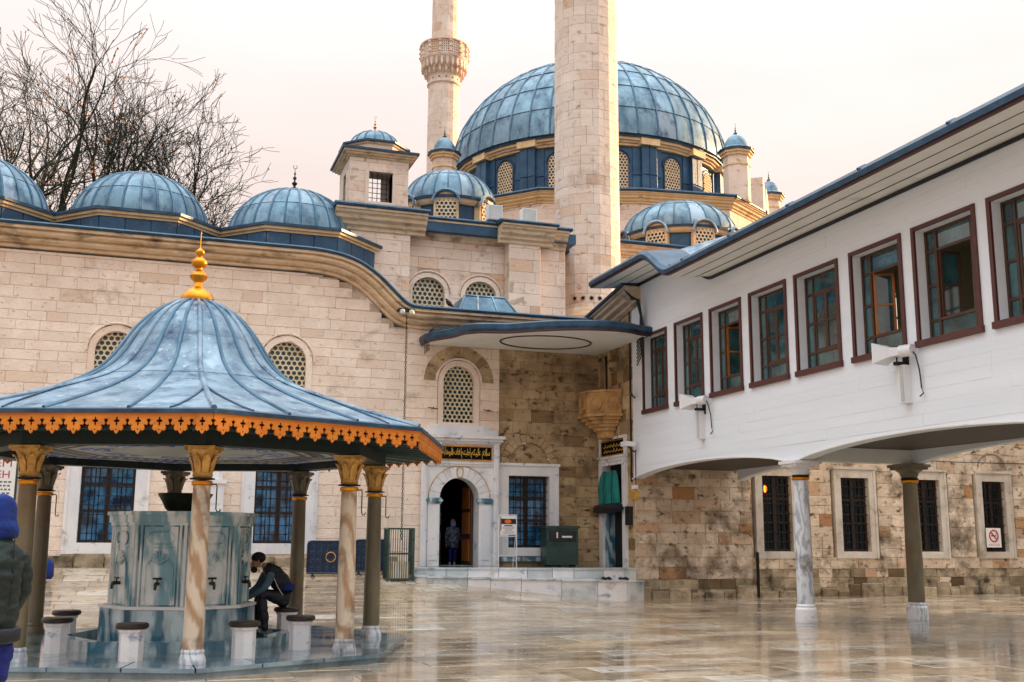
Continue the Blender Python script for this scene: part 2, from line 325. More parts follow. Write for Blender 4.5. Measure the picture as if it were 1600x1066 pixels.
def ashlar(parent, F, a0, a1, z0, z1, blocked, mat, ch=(.24,.32), lw=(.4,.95), zbot=None, ztop=None, limit=300, gap=.007, depth=.5, rough=.006, back='mortar', name='stone_block', vis=None, bottommat=None):
    """courses of individual stones in front of a mortar core; blocked(z) gives the intervals taken by openings"""
    R = random.Random(int(abs(a0*31+z0*17+a1*7)*10)+3); stones = []; core = MB(F); z = z0
    while z < z1-.02:
        h = R.uniform(*ch); h = min(h, z1-z)
        if z1-(z+h) < .1: h = z1-z
        zm = z+h/2
        def spans(zz):
            fr = [(a0, a1)]
            for (p, q) in blocked(zz):
                nf = []
                for (s, t) in fr:
                    if q <= s or p >= t: nf.append((s, t)); continue
                    if p > s: nf.append((s, p))
                    if q < t: nf.append((q, t))
                fr = nf
            return fr
        lo = zbot or (lambda a: -9); hi = ztop or (lambda a: 99)
        for (s, t) in spans(zm):
            a = s
            while a < t-.02:
                w = R.uniform(*lw)*(h/ch[1])**.3
                if t-(a+w) < .18: w = t-a
                am = a+w/2; zt = min(z+h, hi(am), hi(a+.02), hi(a+w-.02)) if ztop else z+h; zb = max(z, lo(am))
                if zt-zb > .05: stones.append((a+gap/2, a+w-gap/2, zb+gap/2, zt-gap/2, R.uniform(0, rough)))
                a += w
        for k in range(2):
            za, zb2 = z+h*k/2, z+h*(k+1)/2
            for (s, t) in spans((za+zb2)/2):
                if ztop:
                    n = max(1, int((t-s)/.4))
                    for i in range(n):
                        x0, x1 = s+(t-s)*i/n, s+(t-s)*(i+1)/n; top = min(zb2, hi((x0+x1)/2))
                        if top > za: core.box(x0, x1, -.015, -depth, za, top)
                else: core.box(s, t, -.015, -depth, za, zb2)
        z += h
    core.build('mortar_core', back, parent)
    stones.sort(key=lambda q: -(q[1]-q[0])*(q[3]-q[2]) if vis is None else (0 if vis(q) else 1, -(q[1]-q[0])*(q[3]-q[2])))
    for q in stones[:limit]:
        mb = block(F, q[0], q[1], q[2], q[3], q[4])
        c = F((q[0]+q[1])/2, 0, (q[2]+q[3])/2); mm = mat
        if bottommat and q[3] < bottommat[0]: mm = bottommat[1]
        me = mb.mesh(name, mm, c); o = bpy.data.objects.new(name, me); COL.objects.link(o)
        o.parent = parent; o.location = c-ORG[parent.name]; ORG[o.name] = c
    if len(stones) > limit:
        mb = MB()
        for q in stones[limit:]:
            b = block(F, q[0], q[1], q[2], q[3], q[4]); n = len(mb.v); mb.v += b.v; mb.f += [tuple(i+n for i in f) for f in b.f]
        mb.build('small_stones', mat, parent, kind='stuff')
def moulding(parent, F, a0, a1, prof, name='cornice', mat='cornice', topz=None, seg=1.2, a_ext=0):
    """prof: (d, z) outline; if topz is a function of a the profile rides along it"""
    n = max(1, int(abs(a1-a0)/seg)) if topz is None else max(2, int(abs(a1-a0)/.14))
    mb = MB(F); k = len(prof); vs = []; fs = []
    for i in range(n+1):
        a = a0+(a1-a0)*i/n
        if topz:
            z = topz(a); s = (topz(a+.03)-topz(a-.03))/.06; L = sqrt(1+s*s)
            for (d, q) in prof: vs.append((a-q*s/L*1.0, d, z+q/L))
        else:
            for (d, q) in prof: vs.append((a, d, q))
    for i in range(n):
        for j in range(k): fs.append((i*k+j, i*k+(j+1) % k, (i+1)*k+(j+1) % k, (i+1)*k+j))
    fs.append(tuple(range(k))); fs.append(tuple(n*k+j for j in reversed(range(k))))
    mb.add(vs, fs); return mb.build(name, mat, parent)
CORN = lambda p, h, z=0: [(-.1, z), (p, z), (p, z-.1*h), (p*.86, z-.13*h), (p*.84, z-.24*h), (p*.66, z-.34*h), (p*.62, z-.5*h), (p*.38, z-.62*h), (p*.34, z-.76*h), (p*.14, z-.84*h), (p*.12, z-h), (-.1, z-h)]
LEDGE = lambda p, z=0, t=.1: [(-.1, z-.0), (p, z-.0), (p+.03, z+t*.4), (p+.02, z+t), (-.1, z+t*1.6)]
def screen_window(parent, F, c, z0, w, spring, cell=.13, mat='screen', rise=None, frame=.10, gmat='screen_glass', recess=.14, surround='stone_pale', ring=.16, bottomsill=True):
    """round-headed window: stone surround, pierced plaster screen of round holes, glass behind"""
    rise = rise or w/2
    out = arch_pts(c, z0, w+2*ring, spring, 16, rise+ring); inn = arch_pts(c, z0+.0001, w, spring, 16, rise)
    mb = MB(F)
    # ring as a strip between outer and inner outlines
    m = len(out)
    for d0, d1 in ((.03, -.25),):
        vs = [(p[0], d0, p[1]) for p in out]+[(p[0], d0, p[1]) for p in inn]+[(p[0], d1, p[1]) for p in inn]+[(p[0], d1-.05, p[1]) for p in out]
        fs = []
        for i in range(1, m):
            j = (i+1) % m
            fs += [(i, j, m+j, m+i), (m+i, m+j, 2*m+j, 2*m+i), (i, 3*m+i, 3*m+j, j)]
        mb.add(vs, fs)
    mb.box(c-w/2-ring, c+w/2+ring, -.25, .05, z0-.10, z0)
    win = mb.build('window', surround, parent)
    # thin raised hood line
    hood = MB(F); hp = arch_pts(c, spring, w+2*ring+.10, spring, 16, rise+ring+.05)[2:]
    hood.tube([(p[0], .035, p[1]) for p in hp], .03, 6); hood.build('hood_moulding', surround, win)
    g = MB(F); g.extrude(arch_pts(c, z0, w, spring, 16, rise), -recess-.07, -recess-.10); g.build('pane', gmat, win)
    s = MB(F); r = cell*.385; Rh = cell/sqrt(3)*1.0
    rows = int((spring+rise-z0)/(cell*.866))+2; cols = int(w/cell)+2
    for i in range(rows):
        for j in range(-cols, cols+1):
            x = c+(j+(.5 if i % 2 else 0))*cell; z = z0+.5*cell*.866+i*cell*.866
            dx = abs(x-c)
            if dx > w/2+cell*.3: continue
            lim = spring+rise*sqrt(max(0, 1-(min(dx, w/2)/(w/2))**2)) if z > spring else 99
            if z > lim+cell*.4: continue
            vs = []; fs = []
            N = 12
            for q in range(N):
                t = pi/6+2*pi*q/N
                hr = Rh*cos(pi/6)/cos(((t-pi/6) % (pi/3))-pi/6)
                def cl(px, pz):
                    px = max(c-w/2, min(c+w/2, px))
                    zz = spring+rise*sqrt(max(0, 1-((px-c)/(w/2))**2))
                    return px, max(z0, min(pz, zz))
                a, b = cl(x+hr*cos(t), z+hr*sin(t)); p2, q2 = cl(x+r*cos(t), z+r*sin(t))
                vs += [(a, -recess, b), (p2, -recess, q2), (p2, -recess-.05, q2)]
            for q in range(N):
                k = (q+1) % N; fs += [(3*q, 3*k, 3*k+1, 3*q+1), (3*q+1, 3*k+1, 3*k+2, 3*q+2)]
            s.add(vs, fs)
    s.build('lattice_screen', mat, win)
    return win
def arc_blocked(c, z0, w, spring, rise):
    def f(z):
        if z < z0 or z > spring+rise: return []
        h = w/2 if z < spring else w/2*sqrt(max(0, 1-((z-spring)/rise)**2))
        return [(c-h, c+h)]
    return f
def grille_window(parent, F, a0, a1, z0, z1, fr=.3, rc=0, fm='marble', pane='glass_blue', wood='wood_dark', sill=True, head=True, nb=(6, 9), lower=0):
    """marble frame, wooden casement with panes, iron grille with a knob at each crossing"""
    mb = MB(F)
    mb.box(a0-fr, a0, -.3, .05, z0-fr*.8, z1+fr); mb.box(a1, a1+fr, -.3, .05, z0-fr*.8, z1+fr)
    mb.box(a0, a1, -.3, .045, z1, z1+fr); mb.box(a0, a1, -.3, .045, z0-fr*.8, z0)
    mb.box(a0-fr-.03, a1+fr+.03, -.2, .10, z1+fr, z1+fr+.07)
    for (p, q) in ((a0-fr, a0-fr+.07), (a1+fr-.07, a1+fr)): mb.box(p, q, .05, .075, z0-fr*.8, z1+fr)
    win = mb.build('window', fm, parent)
    w = MB(F); am = (a0+a1)/2
    for (p, q, s, t) in ((a0,a0+.07,z0,z1),(a1-.07,a1,z0,z1),(am-.06,am+.06,z0,z1)): w.box(p, q, -.30+rc, -.24+rc, s, t)
    for z in (z0, z0+(z1-z0)*.36, z0+(z1-z0)*.68, z1-.07): w.box(a0+.07, am-.06, -.30+rc, -.245+rc, z, z+.07); w.box(am+.06, a1-.07, -.30+rc, -.245+rc, z, z+.07)
    w.build('casement', wood, win)
    rnd = random.Random(int(a0*100))
    for (p, q) in ((a0+.07, am-.06), (am+.06, a1-.07)):
        for (s, t) in ((z0+.07, z0+(z1-z0)*.36), (z0+(z1-z0)*.36+.07, z0+(z1-z0)*.68), (z0+(z1-z0)*.68+.07, z1-.07)):
            pm = (p+q)/2
            MB(F).box(p, pm-.012, -.29+rc, -.28+rc, s, t).build('pane', pane, win); MB(F).box(pm+.012, q, -.29+rc, -.28+rc, s, t).build('pane', pane, win)
    g = MB(F)
    for i in range(1, nb[0]):
        a = a0+(a1-a0)*i/nb[0]; g.tube([(a, -.12+rc*.5, z0), (a, -.12+rc*.5, z1)], .013, 6)
    for j in range(1, nb[1]):
        z = z0+(z1-z0)*j/nb[1]; g.tube([(a0, -.12+rc*.5, z), (a1, -.12+rc*.5, z)], .013, 6)
        for i in range(1, nb[0]):
            a = a0+(a1-a0)*i/nb[0]; g.box(a-.024, a+.024, -.145+rc*.5, -.095+rc*.5, z-.024, z+.024)
    g.build('iron_grille', 'iron', win)
    MB(F).box(a0-fr+.02, a1+fr-.02, -.9, -.34, z0-fr*.5, z1+fr-.02).build('dark_room', 'void', win)
    return win
def lead_dome(parent, c, R, z0, H, nr, rings, mat='lead', facing=-1.9, half=2.1, power=1.0, name='dome', rollr=.03):
    """lead-covered dome: shell, one object for each sheet, rolls over the seams"""
    prof = lambda t: (R*cos(t), z0+H*sin(t))
    sh = MB().lathe([prof(pi/2*i/16) for i in range(16)]+[(.02, z0+H)], 48, c)
    dome = sh.build(name, mat, parent, smooth=60)
    ts = [pi/2*(1-(1-i/rings)**1.05)*.97 for i in range(rings+1)]
    dth = 2*pi/nr; lift = R*.006+.006
    for i in range(rings):
        vs = []; fs = []; n = 4; m = 4
        for j in range(m+1):
            t = ts[i]+(ts[i+1]-ts[i])*j/m
            r, z = prof(t); k = lift*(1-.75*j/m)
            for q in range(n+1):
                th = -dth/2*.96+dth*.96*q/n
                vs.append(((r+k*cos(t))*cos(th), (r+k*cos(t))*sin(th), z+k*sin(t)))
        for j in range(m):
            for q in range(n): fs.append((j*(n+1)+q, j*(n+1)+q+1, (j+1)*(n+1)+q+1, (j+1)*(n+1)+q))
        r, z = prof(ts[i]); b = len(vs)
        for q in range(n+1):
            th = -dth/2*.96+dth*.96*q/n; vs.append(((r-.0)*cos(th), (r-.0)*sin(th), z))
        for q in range(n): fs.append((b+q, b+q+1, q+1, q))
        mb = MB(); mb.add(vs, fs); me = mb.mesh('lead_sheet', mat, Vector((0,0,0)), 50)
        for q in range(nr):
            th = q*dth
            if abs(((th-facing+pi) % (2*pi))-pi) > half: continue
            inst('lead_sheet', me, dome, (c[0], c[1], 0), th)
    roll = MB(); pts = []
    for j in range(13):
        t = ts[0]+(ts[-1]-ts[0])*j/12; r, z = prof(t); pts.append(((r+lift)*cos(dth/2), (r+lift)*sin(dth/2), z+.4*lift))
    roll.tube(pts, [rollr]*12+[rollr*.6], 5); me = roll.mesh('seam_roll', 'lead_roll', Vector((0,0,0)), 60)
    for q in range(nr):
        th = q*dth
        if abs(((th+dth/2-facing+pi) % (2*pi))-pi) > half: continue
        inst('seam_roll', me, dome, (c[0], c[1], 0), th)
    return dome
def finial(parent, c, z, s=1.0, mat='bronze', crescent=True, name='finial'):
    mb = MB().lathe([(.17*s,z),(.19*s,z+.06*s),(.15*s,z+.16*s),(.05*s,z+.24*s),(.035*s,z+.28*s),(.08*s,z+.33*s),(.09*s,z+.37*s),(.03*s,z+.43*s),(.025*s,z+.48*s),(.06*s,z+.52*s),(.06*s,z+.55*s),(.02*s,z+.60*s),(.018*s,z+.66*s),(.04*s,z+.69*s),(.012*s,z+.74*s),(.006*s,z+.86*s)], 10, c)
    if crescent:
        mb.tube([(c[0]+.06*s*cos(t), c[1], z+.92*s+.06*s*sin(t)) for t in [pi*.62+i*pi*1.76/10 for i in range(11)]], [.004*s]+[.011*s]*9+[.004*s], 5)
    return mb.build(name, mat, parent, smooth=50)
def octo(k, c, R, rot=0): a = -pi/2+pi/8+k*pi/4+rot; return (c[0]+R*cos(a), c[1]+R*sin(a))
def text_mesh(body, size, F, a, z, d, mat, name, parent, width=None, bold=0, height=None, align='CENTER'):
    cu = bpy.data.curves.new(name, 'FONT'); cu.body = body; cu.size = size; cu.align_x = align; cu.extrude = 0; cu.offset = bold; cu.resolution_u = 3
    o = bpy.data.objects.new(name, cu); COL.objects.link(o); dg = bpy.context.evaluated_depsgraph_get(); dg.update()
    me = bpy.data.meshes.new_from_object(o.evaluated_get(dg)); bpy.data.objects.remove(o)
    if not len(me.vertices): return None
    xs = [v.co.x for v in me.vertices]; ys = [v.co.y for v in me.vertices]
    cx, cy = (min(xs)+max(xs))/2, (min(ys)+max(ys))/2; kx = width/(max(xs)-min(xs)) if width else 1; ky = height/(max(ys)-min(ys)) if height else 1
    org = ORG[parent.name]
    for v in me.vertices: v.co = F(a+(v.co.x-cx)*kx, d, z+(v.co.y-cy)*ky)-org
    me.materials.clear(); me.materials.append(M[mat])
    o = bpy.data.objects.new(name, me); COL.objects.link(o); o.parent = parent; ORG[o.name] = org
    return o
# ================================================================== ground
def sm(x): x = max(0, min(1, x)); return x*x*(3-2*x)
def gz(u, v):
    """the courtyard rises gently towards the mosque wall on the left"""
    return .86*max(0, min(1, (v-16.5)/12.35))**3*sm((12.4-u)/5.6)+.04*sm((v-22)/6)*sm((u-6)/6)
def axis_steps(fine0, fine1, st, far):
    a = [-far, -200, -90, -45]; x = fine0
    a = [q for q in a if q < fine0-2]
    while x <= fine1+1e-6: a.append(x); x += st
    return a+[q for q in (45, 90, 200, far) if q > fine1+2]
xs = axis_steps(-14, 30, 1.0, 900); ys = axis_steps(-6, 30, .75, 900)
g = MB(); g.add([(x, y, gz(x, y)-.02-(.0 if -14 <= x <= 30 and -6 <= y <= 30 else .02)) for y in ys for x in xs],
      [(j*len(xs)+i, j*len(xs)+i+1, (j+1)*len(xs)+i+1, (j+1)*len(xs)+i) for j in range(len(ys)-1) for i in range(len(xs)-1)])
ground = g.build('ground', 'joint', kind='structure')
slabs = []
R = random.Random(5); y = 3.0; row = 0
while y < 28.8:
    h = R.choice((.52, .6, .7)); x = -11+R.uniform(0, .8)
    while x < 27:
        w = R.uniform(.7, 1.25); slabs.append((x, x+w, y, y+h)); x += w
    y += h; row += 1
def seen(q):
    x, y = (q[0]+q[1])/2, (q[2]+q[3])/2
    X = x*cos(AZ)-y*sin(AZ); Y = x*sin(AZ)+y*cos(AZ)
    if Y < 6.5 or abs(X/Y) > .53: return 1e9
    if (x-.54)**2+(y-16.46)**2 < 6: return 1e8
    return Y
slabs.sort(key=seen)
def slab_mb(q, org=None):
    x0, x1, y0, y1 = q; gp = .004; x0 += gp; x1 -= gp; y0 += gp; y1 -= gp; t = R.uniform(-.0025, .0025)
    c = .006; V = []
    for (x, y) in ((x0+c,y0+c),(x1-c,y0+c),(x1-c,y1-c),(x0+c,y1-c)): V.append((x, y, gz(x, y)+t))
    for (x, y) in ((x0,y0),(x1,y0),(x1,y1),(x0,y1)): V.append((x, y, gz(x, y)+t-c))
    for (x, y) in ((x0,y0),(x1,y0),(x1,y1),(x0,y1)): V.append((x, y, gz(x, y)-.03))
    return MB().add(V, [(0,1,2,3),(4,5,1,0),(5,6,2,1),(6,7,3,2),(7,4,0,3),(8,9,5,4),(9,10,6,5),(10,11,7,6),(11,8,4,7)])
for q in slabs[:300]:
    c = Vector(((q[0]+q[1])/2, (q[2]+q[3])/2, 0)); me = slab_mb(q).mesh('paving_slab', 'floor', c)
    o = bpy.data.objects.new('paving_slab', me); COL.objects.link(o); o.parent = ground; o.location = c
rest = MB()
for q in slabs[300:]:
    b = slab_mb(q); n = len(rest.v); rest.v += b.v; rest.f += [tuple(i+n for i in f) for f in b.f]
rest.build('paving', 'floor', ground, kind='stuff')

# ================================================================== left gallery range with its small domes
VW = 28.85
gal = thing('gallery_building', (0, VW+2, .8), 'long pale stone range on the left with small blue domes and a curved cornice', 'building')
F = FV(VW)
def ctop(a):                      # underside run of the cornice: high, then an ogee drop, then low over the entrance
    pts = [(-20, 8.75), (4.0, 8.72), (4.7, 8.62), (5.2, 8.38), (5.65, 7.98), (6.0, 7.62), (6.3, 7.40), (6.7, 7.33), (30, 7.33)]
    for (p, q), (r, s) in zip(pts, pts[1:]):
        if a <= r: return q+(s-q)*(a-p)/(r-p)
    return 7.33
def ctop_s(a): return (ctop(a-.25)+ctop(a)+ctop(a+.25)+ctop(a-.12)+ctop(a+.12))/5
aw = [(-5.2, 4.95, 1.04, 6.22), (-.95, 4.95, 1.04, 6.22), (3.33, 4.95, 1.04, 6.22)]
rw = [(-5.84, -4.56, 1.42, 3.5), (-1.56, -.28, 1.42, 3.5), (2.66, 3.94, 1.42, 3.5)]
def bl_left(z):
    o = []
    for (c, z0, w, sp) in aw: o += arc_blocked(c, z0-.10, w+.32, sp, .52+.16)(z)
    for (a, b, s, t) in rw:
        if s-.24 < z < t+.3: o.append((a-.3, b+.3))
    return o
ashlar(gal, F, -9, 6.62, .35, 8.9, bl_left, 'stone_pale', ztop=lambda a: ctop_s(a)-.05, ch=(.24,.33), lw=(.45,1.1), vis=lambda q: q[0] > -4.6, bottommat=(1.15, 'stone_low'))
for (c, z0, w, sp) in aw: screen_window(gal, F, c, z0, w, sp, cell=.15, ring=.16)
for q in rw: grille_window(gal, F, *q, fr=.34)
CP_ = [(-.1,.47),(.52,.47),(.52,.40),(.40,.395),(.40,.36),(.45,.35),(.43,.29),(.30,.25),(.24,.24),(.24,.20),(.30,.19),(.27,.14),(.14,.10),(.08,.095),(.08,.06),(.12,.05),(.09,0),(-.1,0)]
moulding(gal, F, -9, 6.9, CP_, topz=ctop_s)
moulding(gal, F, -9, 6.9, [(-.4,.50),(.56,.475),(.58,.53),(.54,.57),(-.4,.70)], name='lead_flashing', mat='lead_edge', topz=ctop_s)
MB().slab([(-9,VW+.1),(5.2,VW+.1),(5.2,38),(-9,38)], 8.9, 9.28).build('roof', 'lead_dark', gal)
MB(F).box(-9, 6.9, .02, .13, .3, 1.05).build('plinth', 'stone_low', gal) if False else None
# plinth course of rough stones
R = random.Random(11); a = -7
while a < 6.4:
    w = R.uniform(.3, .7); hh = R.uniform(.2, .3)
    b = block(F, a+.01, a+w-.01, .72, .86+hh, R.uniform(.05, .12), .15, .02); me = b.mesh('plinth_stone', 'stone_low', F(a, 0, .8)); o = bpy.data.objects.new('plinth_stone', me); COL.objects.link(o); o.parent = gal; o.location = F(a, 0, .8)-ORG[gal.name]; a += w
# domes on octagonal lead-clad drums that run into each other
AP = 2.42
for n, cx in enumerate((-5.05, -.67, 3.72)):
    c = (cx, 32.2); Rv = AP/cos(pi/8)
    MB().slab([octo(k, c, Rv-.03) for k in range(8)], 9.2, 10.12).build('drum', 'lead_dark', gal)
    drum_l = []
    for k in range(-2, 3):
        p, q = octo(k-1, c, Rv), octo(k, c, Rv)
        L = sqrt((q[0]-p[0])**2+(q[1]-p[1])**2); r = Vector((q[0]-p[0], q[1]-p[1], 0)).normalized(); out = Vector((r.y, -r.x, 0)); Fk = Frame((p[0], p[1], 0), r, out)
        m = 3
        for i in range(m):
            b = block(Fk, L*i/m+.012, L*(i+1)/m-.012, 9.3, 10.02, .012, .03, .01); cc = Fk(L*(i+.5)/m, 0, 9.7)
            o = bpy.data.objects.new('cladding_sheet', b.mesh('cladding_sheet', 'lead_dark', cc)); COL.objects.link(o); o.parent = gal; o.location = cc-ORG[gal.name]
    for nm, mt, r0, z0, z1 in (('drum_cornice', 'cornice_cream', .05, 10.02, 10.09), ('drum_cornice', 'cornice_cream', .13, 10.09, 10.17), ('drum_flashing', 'lead_edge', .20, 10.17, 10.25)):
        MB().slab([octo(k, c, Rv+r0) for k in range(8)], z0, z1).build(nm, mt, gal)
    MB().lathe([(2.45, 10.25), (2.0, 10.33), (1.88, 10.37), (.1, 10.5)], 48, c).build('dome_skirt', 'lead', gal, smooth=30)
    d = lead_dome(gal, c, 1.92, 10.33, 1.68, 26, 3, facing=-pi/2-.1, half=1.9, rollr=.035)
    finial(gal, c, 11.95, .95, 'bronze', crescent=n != 0)

# ================================================================== entrance range: portal wall, upper storey, lantern tower
ent = thing('entrance_building', (9, VW+2, .8), 'stone entrance range in the middle with marble portal and small domed lantern tower', 'building')
def bl_mid(z):
    o = []
    if .5 < z < 4.35: o.append((7.12, 9.26))                                   # marble portal
    o += arc_blocked(8.12, 4.65, .9+.32, 5.9, .45+.16)(z)
    if 1.05 < z < 3.62: o.append((9.30, 11.12))
    if z >= 3.62 and z < 3.62+.84: h = sqrt(max(0, .84**2-(z-3.62)**2)); o.append((10.21-h, 10.21+h))
    return o
ashlar(ent, F, 6.62, 9.32, .35, 7.38, bl_mid, 'stone_pale', ch=(.24,.34), lw=(.4,.9))
ashlar(ent, F, 9.32, 12.39, .35, 7.38, bl_mid, 'stone_warm', ch=(.24,.36), lw=(.4,.8), rough=.014)
# side wall of the recess (faces left), with the small door
FS = FU(12.39)
def bl_side(z):
    o = []
    if .5 < z < 4.45: o.append((-28.84, -26.92))
    if 5.5 < z < 6.9: o.append((-28.84, -28.0))
    return o
ashlar(ent, FS, -28.85, -26.52, .0, 8.2, bl_side, 'stone_warm', ch=(.28,.4), lw=(.4,.8), rough=.012)
moulding(ent, F, 6.9, 12.6, CP_, topz=lambda a: 7.33)
moulding(ent, F, 6.9, 12.7, [(-.4,.50),(.56,.475),(.58,.53),(.54,.57),(-.4,.70)], name='lead_flashing', mat='lead_edge', topz=lambda a: 7.33)
moulding(ent, FS, -29.3, -25.9, [(-.1,.47),(.46,.47),(.46,.42),(.40,.40),(.38,.33),(.28,.28),(.26,.19),(.13,.14),(.12,.06),(.04,0),(-.1,0)], topz=lambda a: 7.42+.16*(a+28.85))
moulding(ent, FS, -29.3, -25.9, [(-.4,.50),(.52,.475),(.54,.53),(.50,.57),(-.4,.68)], name='lead_flashing', mat='lead_edge', topz=lambda a: 7.42+.16*(a+28.85))
MB().slab([(5.6,VW+.1),(12.3,VW+.1),(12.3,31.6),(5.6,31.6)], 7.6, 7.9).build('roof', 'lead_dark', ent)
MB().slab([(12.5,25.95),(16.5,25.95),(16.5,31.6),(12.5,31.6)], 7.55, 7.8).build('roof', 'lead_dark', ent)
# --- portal
PF = FV(VW-.10)
portal = MB(PF)
ai = arch_pts(8.15, .84, 1.12, 2.66, 20); 
portal.extrude([(7.14,.84),(7.59,.84)]+[(8.15-.56*cos(pi*i/20), 2.66+.56*sin(pi*i/20)) for i in range(21)]+[(8.71,.84),(9.2,.84),(9.2,4.16),(7.14,4.16)], 0, -.5)
po = portal.build('portal', 'marble', ent)
mb = MB(PF)
for (p, q) in ((7.06,7.22),(9.12,9.28)): mb.box(p, q, 0, .09, .84, 4.16); mb.box(p+.04, q-.04, .09, .12, .84, 4.16)
mb.box(7.02, 9.32, 0, .10, 4.16, 4.22); mb.box(6.98, 9.36, 0, .17, 4.22, 4.30); mb.box(6.94, 9.40, 0, .24, 4.30, 4.38)
mb.box(7.22, 9.12, 0, .05, 3.54, 3.60); mb.box(7.22, 9.12, 0, .08, 3.60, 3.64)
mb.build('portal_surround', 'marble', ent)
for (p, q) in ((7.26, 7.59), (8.71, 9.06)): mb = MB(PF); mb.box(p, q, 0, .05, .84, 2.5); mb.box(p+.05, q-.05, .05, .07, 1.0, 2.4); mb.build('pilaster', 'marble', ent)
mb = MB(PF)
for (p, q) in ((7.22,7.63),(8.67,9.10)):
    mb.box(p, q, 0, .07, 2.5, 2.56); mb.box(p-.03, q+.03, 0, .11, 2.56, 2.62); mb.box(p, q, 0, .08, 2.62, 2.66)
mb.build('pilaster_capital', 'marble_blue', ent)
for i in range(13):
    t0, t1 = pi*i/13+.006, pi*(i+1)/13-.006; N = 4
    pts = [(8.15+.56*cos(t0+(t1-t0)*j/N), 2.66+.56*sin(t0+(t1-t0)*j/N)) for j in range(N+1)]+[(8.15+.86*cos(t1-(t1-t0)*j/N), 2.66+.86*sin(t1-(t1-t0)*j/N)) for j in range(N+1)]
    MB(PF).extrude(pts, .03+.008*(i % 2), -.2).build('voussoir', 'marble', po)
k = MB(PF); k.tube([(8.15+.09*cos(t*pi/8), .06, 3.37+.15*sin(t*pi/8)) for t in range(17)], .012, 5); k.build('keystone_ring', 'gilt_paint', po)
k = MB(PF); k.tube([(8.15+.875*cos(t*pi/24), .035, 2.66+.875*sin(t*pi/24)) for t in range(25)], .012, 5); k.build('arch_line', 'gilt_paint', po)
# hall behind the door: dark walls, lighter inner jamb, door leaf
mb = MB(F); mb.box(6.9, 7.0, -.5, -5, .5, 4.2); mb.box(9.4, 9.5, -.5, -5, .5, 4.2); mb.box(6.9, 9.5, -5.1, -5, .5, 4.2); mb.box(6.9, 9.5, -5, -.5, 4.2, 4.3); mb.box(6.9, 7.6, -.44, -.41, .84, 4.2); mb.box(8.71, 9.5, -.44, -.41, .84, 4.2)
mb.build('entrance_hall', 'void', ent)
MB(F).box(7.0, 9.4, -5, -.4, .80, .845).build('entrance_floor', 'marble_wet', ent)
dl = MB(F).box(8.64, 8.70, -1.35, -.42, .86, 3.1).build('door_leaf', 'wood', ent)
mb = MB(F)
for z in (.95, 1.7, 2.4): mb.box(8.62, 8.64, -1.25, -.52, z, z+.6)
mb.build('door_panel', 'wood_gold', dl)
MB(F).box(8.2, 8.5, -3.2, -3.1, .84, 2.9).build('inner_pilaster', 'marble_blue', ent)
# inscription
ip = MB(PF).box(7.30, 9.06, 0, .03, 3.70, 4.10).build('inscription_panel', 'panel_black', ent)
mb = MB(PF); mb.box(7.28,9.08,.0,.045,4.07,4.10); mb.box(7.28,9.08,.0,.045,3.70,3.73); mb.box(7.28,7.31,.0,.045,3.73,4.07); mb.box(9.05,9.08,.0,.045,3.73,4.07); mb.build('gilt_border', 'gold', ip)
ar = '\ufeb3\ufefc\ufee1 \ufecb\ufee0\ufef4\ufedc\ufee2 \ufec3\ufe92\ufe98\ufee2 \ufed3\ufe8e\ufea9\ufea7\ufee0\ufeee\ufeeb\ufe8e \ufea7\ufe8e\ufedf\ufeaa\ufef3\ufee6'[::-1]
text_mesh(ar, .3, PF, 8.18, 3.89, .034, 'gilt_letter', 'gilt_inscription', ip, width=1.66, bold=0, height=.27)
mb = MB(PF); R = random.Random(3)
for i in range(7):
    a = 7.46+1.45*i/6; mb.tube([(a+R.uniform(-.02,.02), .036, 3.80+R.uniform(0,.03)), (a+R.uniform(-.03,.03), .036, 4.05)], .0055, 4)
for i in range(12):
    a = 7.36+R.random()*1.64; z = 3.78+R.random()*.27; mb.add([(a,.037,z),(a+.012,.037,z-.012),(a+.024,.037,z),(a+.012,.037,z+.012)], [(0,1,2,3)])
mb.build('gilt_strokes', 'gilt_letter', ip)
# --- arched screen window above the portal with white ledge
w = screen_window(ent, F, 8.12, 4.75, .90, 5.9, cell=.135, ring=.15)
mb = MB(F); mb.box(7.15, 9.25, 0, .10, 4.40, 4.55); mb.box(7.3, 9.1, 0, .06, 4.55, 4.68); mb.build('window_ledge', 'marble', ent)
for a in (7.35, 8.95):
    mb = MB(F); mb.tube([(a,0,5.12),(a,.22,5.12),(a,.25,5.08)], .014, 6); mb.tube([(a-.14,.12,5.13),(a+.14,.12,5.10)], .012, 6); mb.build('iron_bracket', 'iron', ent)
# radiating voussoirs over this window
for i in range(11):
    t0, t1 = pi*i/11+.01, pi*(i+1)/11-.01
    pts = [(8.12+.70*cos(t0), 5.9+.70*sin(t0)), (8.12+.70*cos(t1), 5.9+.70*sin(t1)), (8.12+1.02*cos(t1), 5.9+1.02*sin(t1)), (8.12+1.02*cos(t0), 5.9+1.02*sin(t0))]
    MB(F).extrude(pts, .022, -.05).build('voussoir', 'stone_warm', ent)
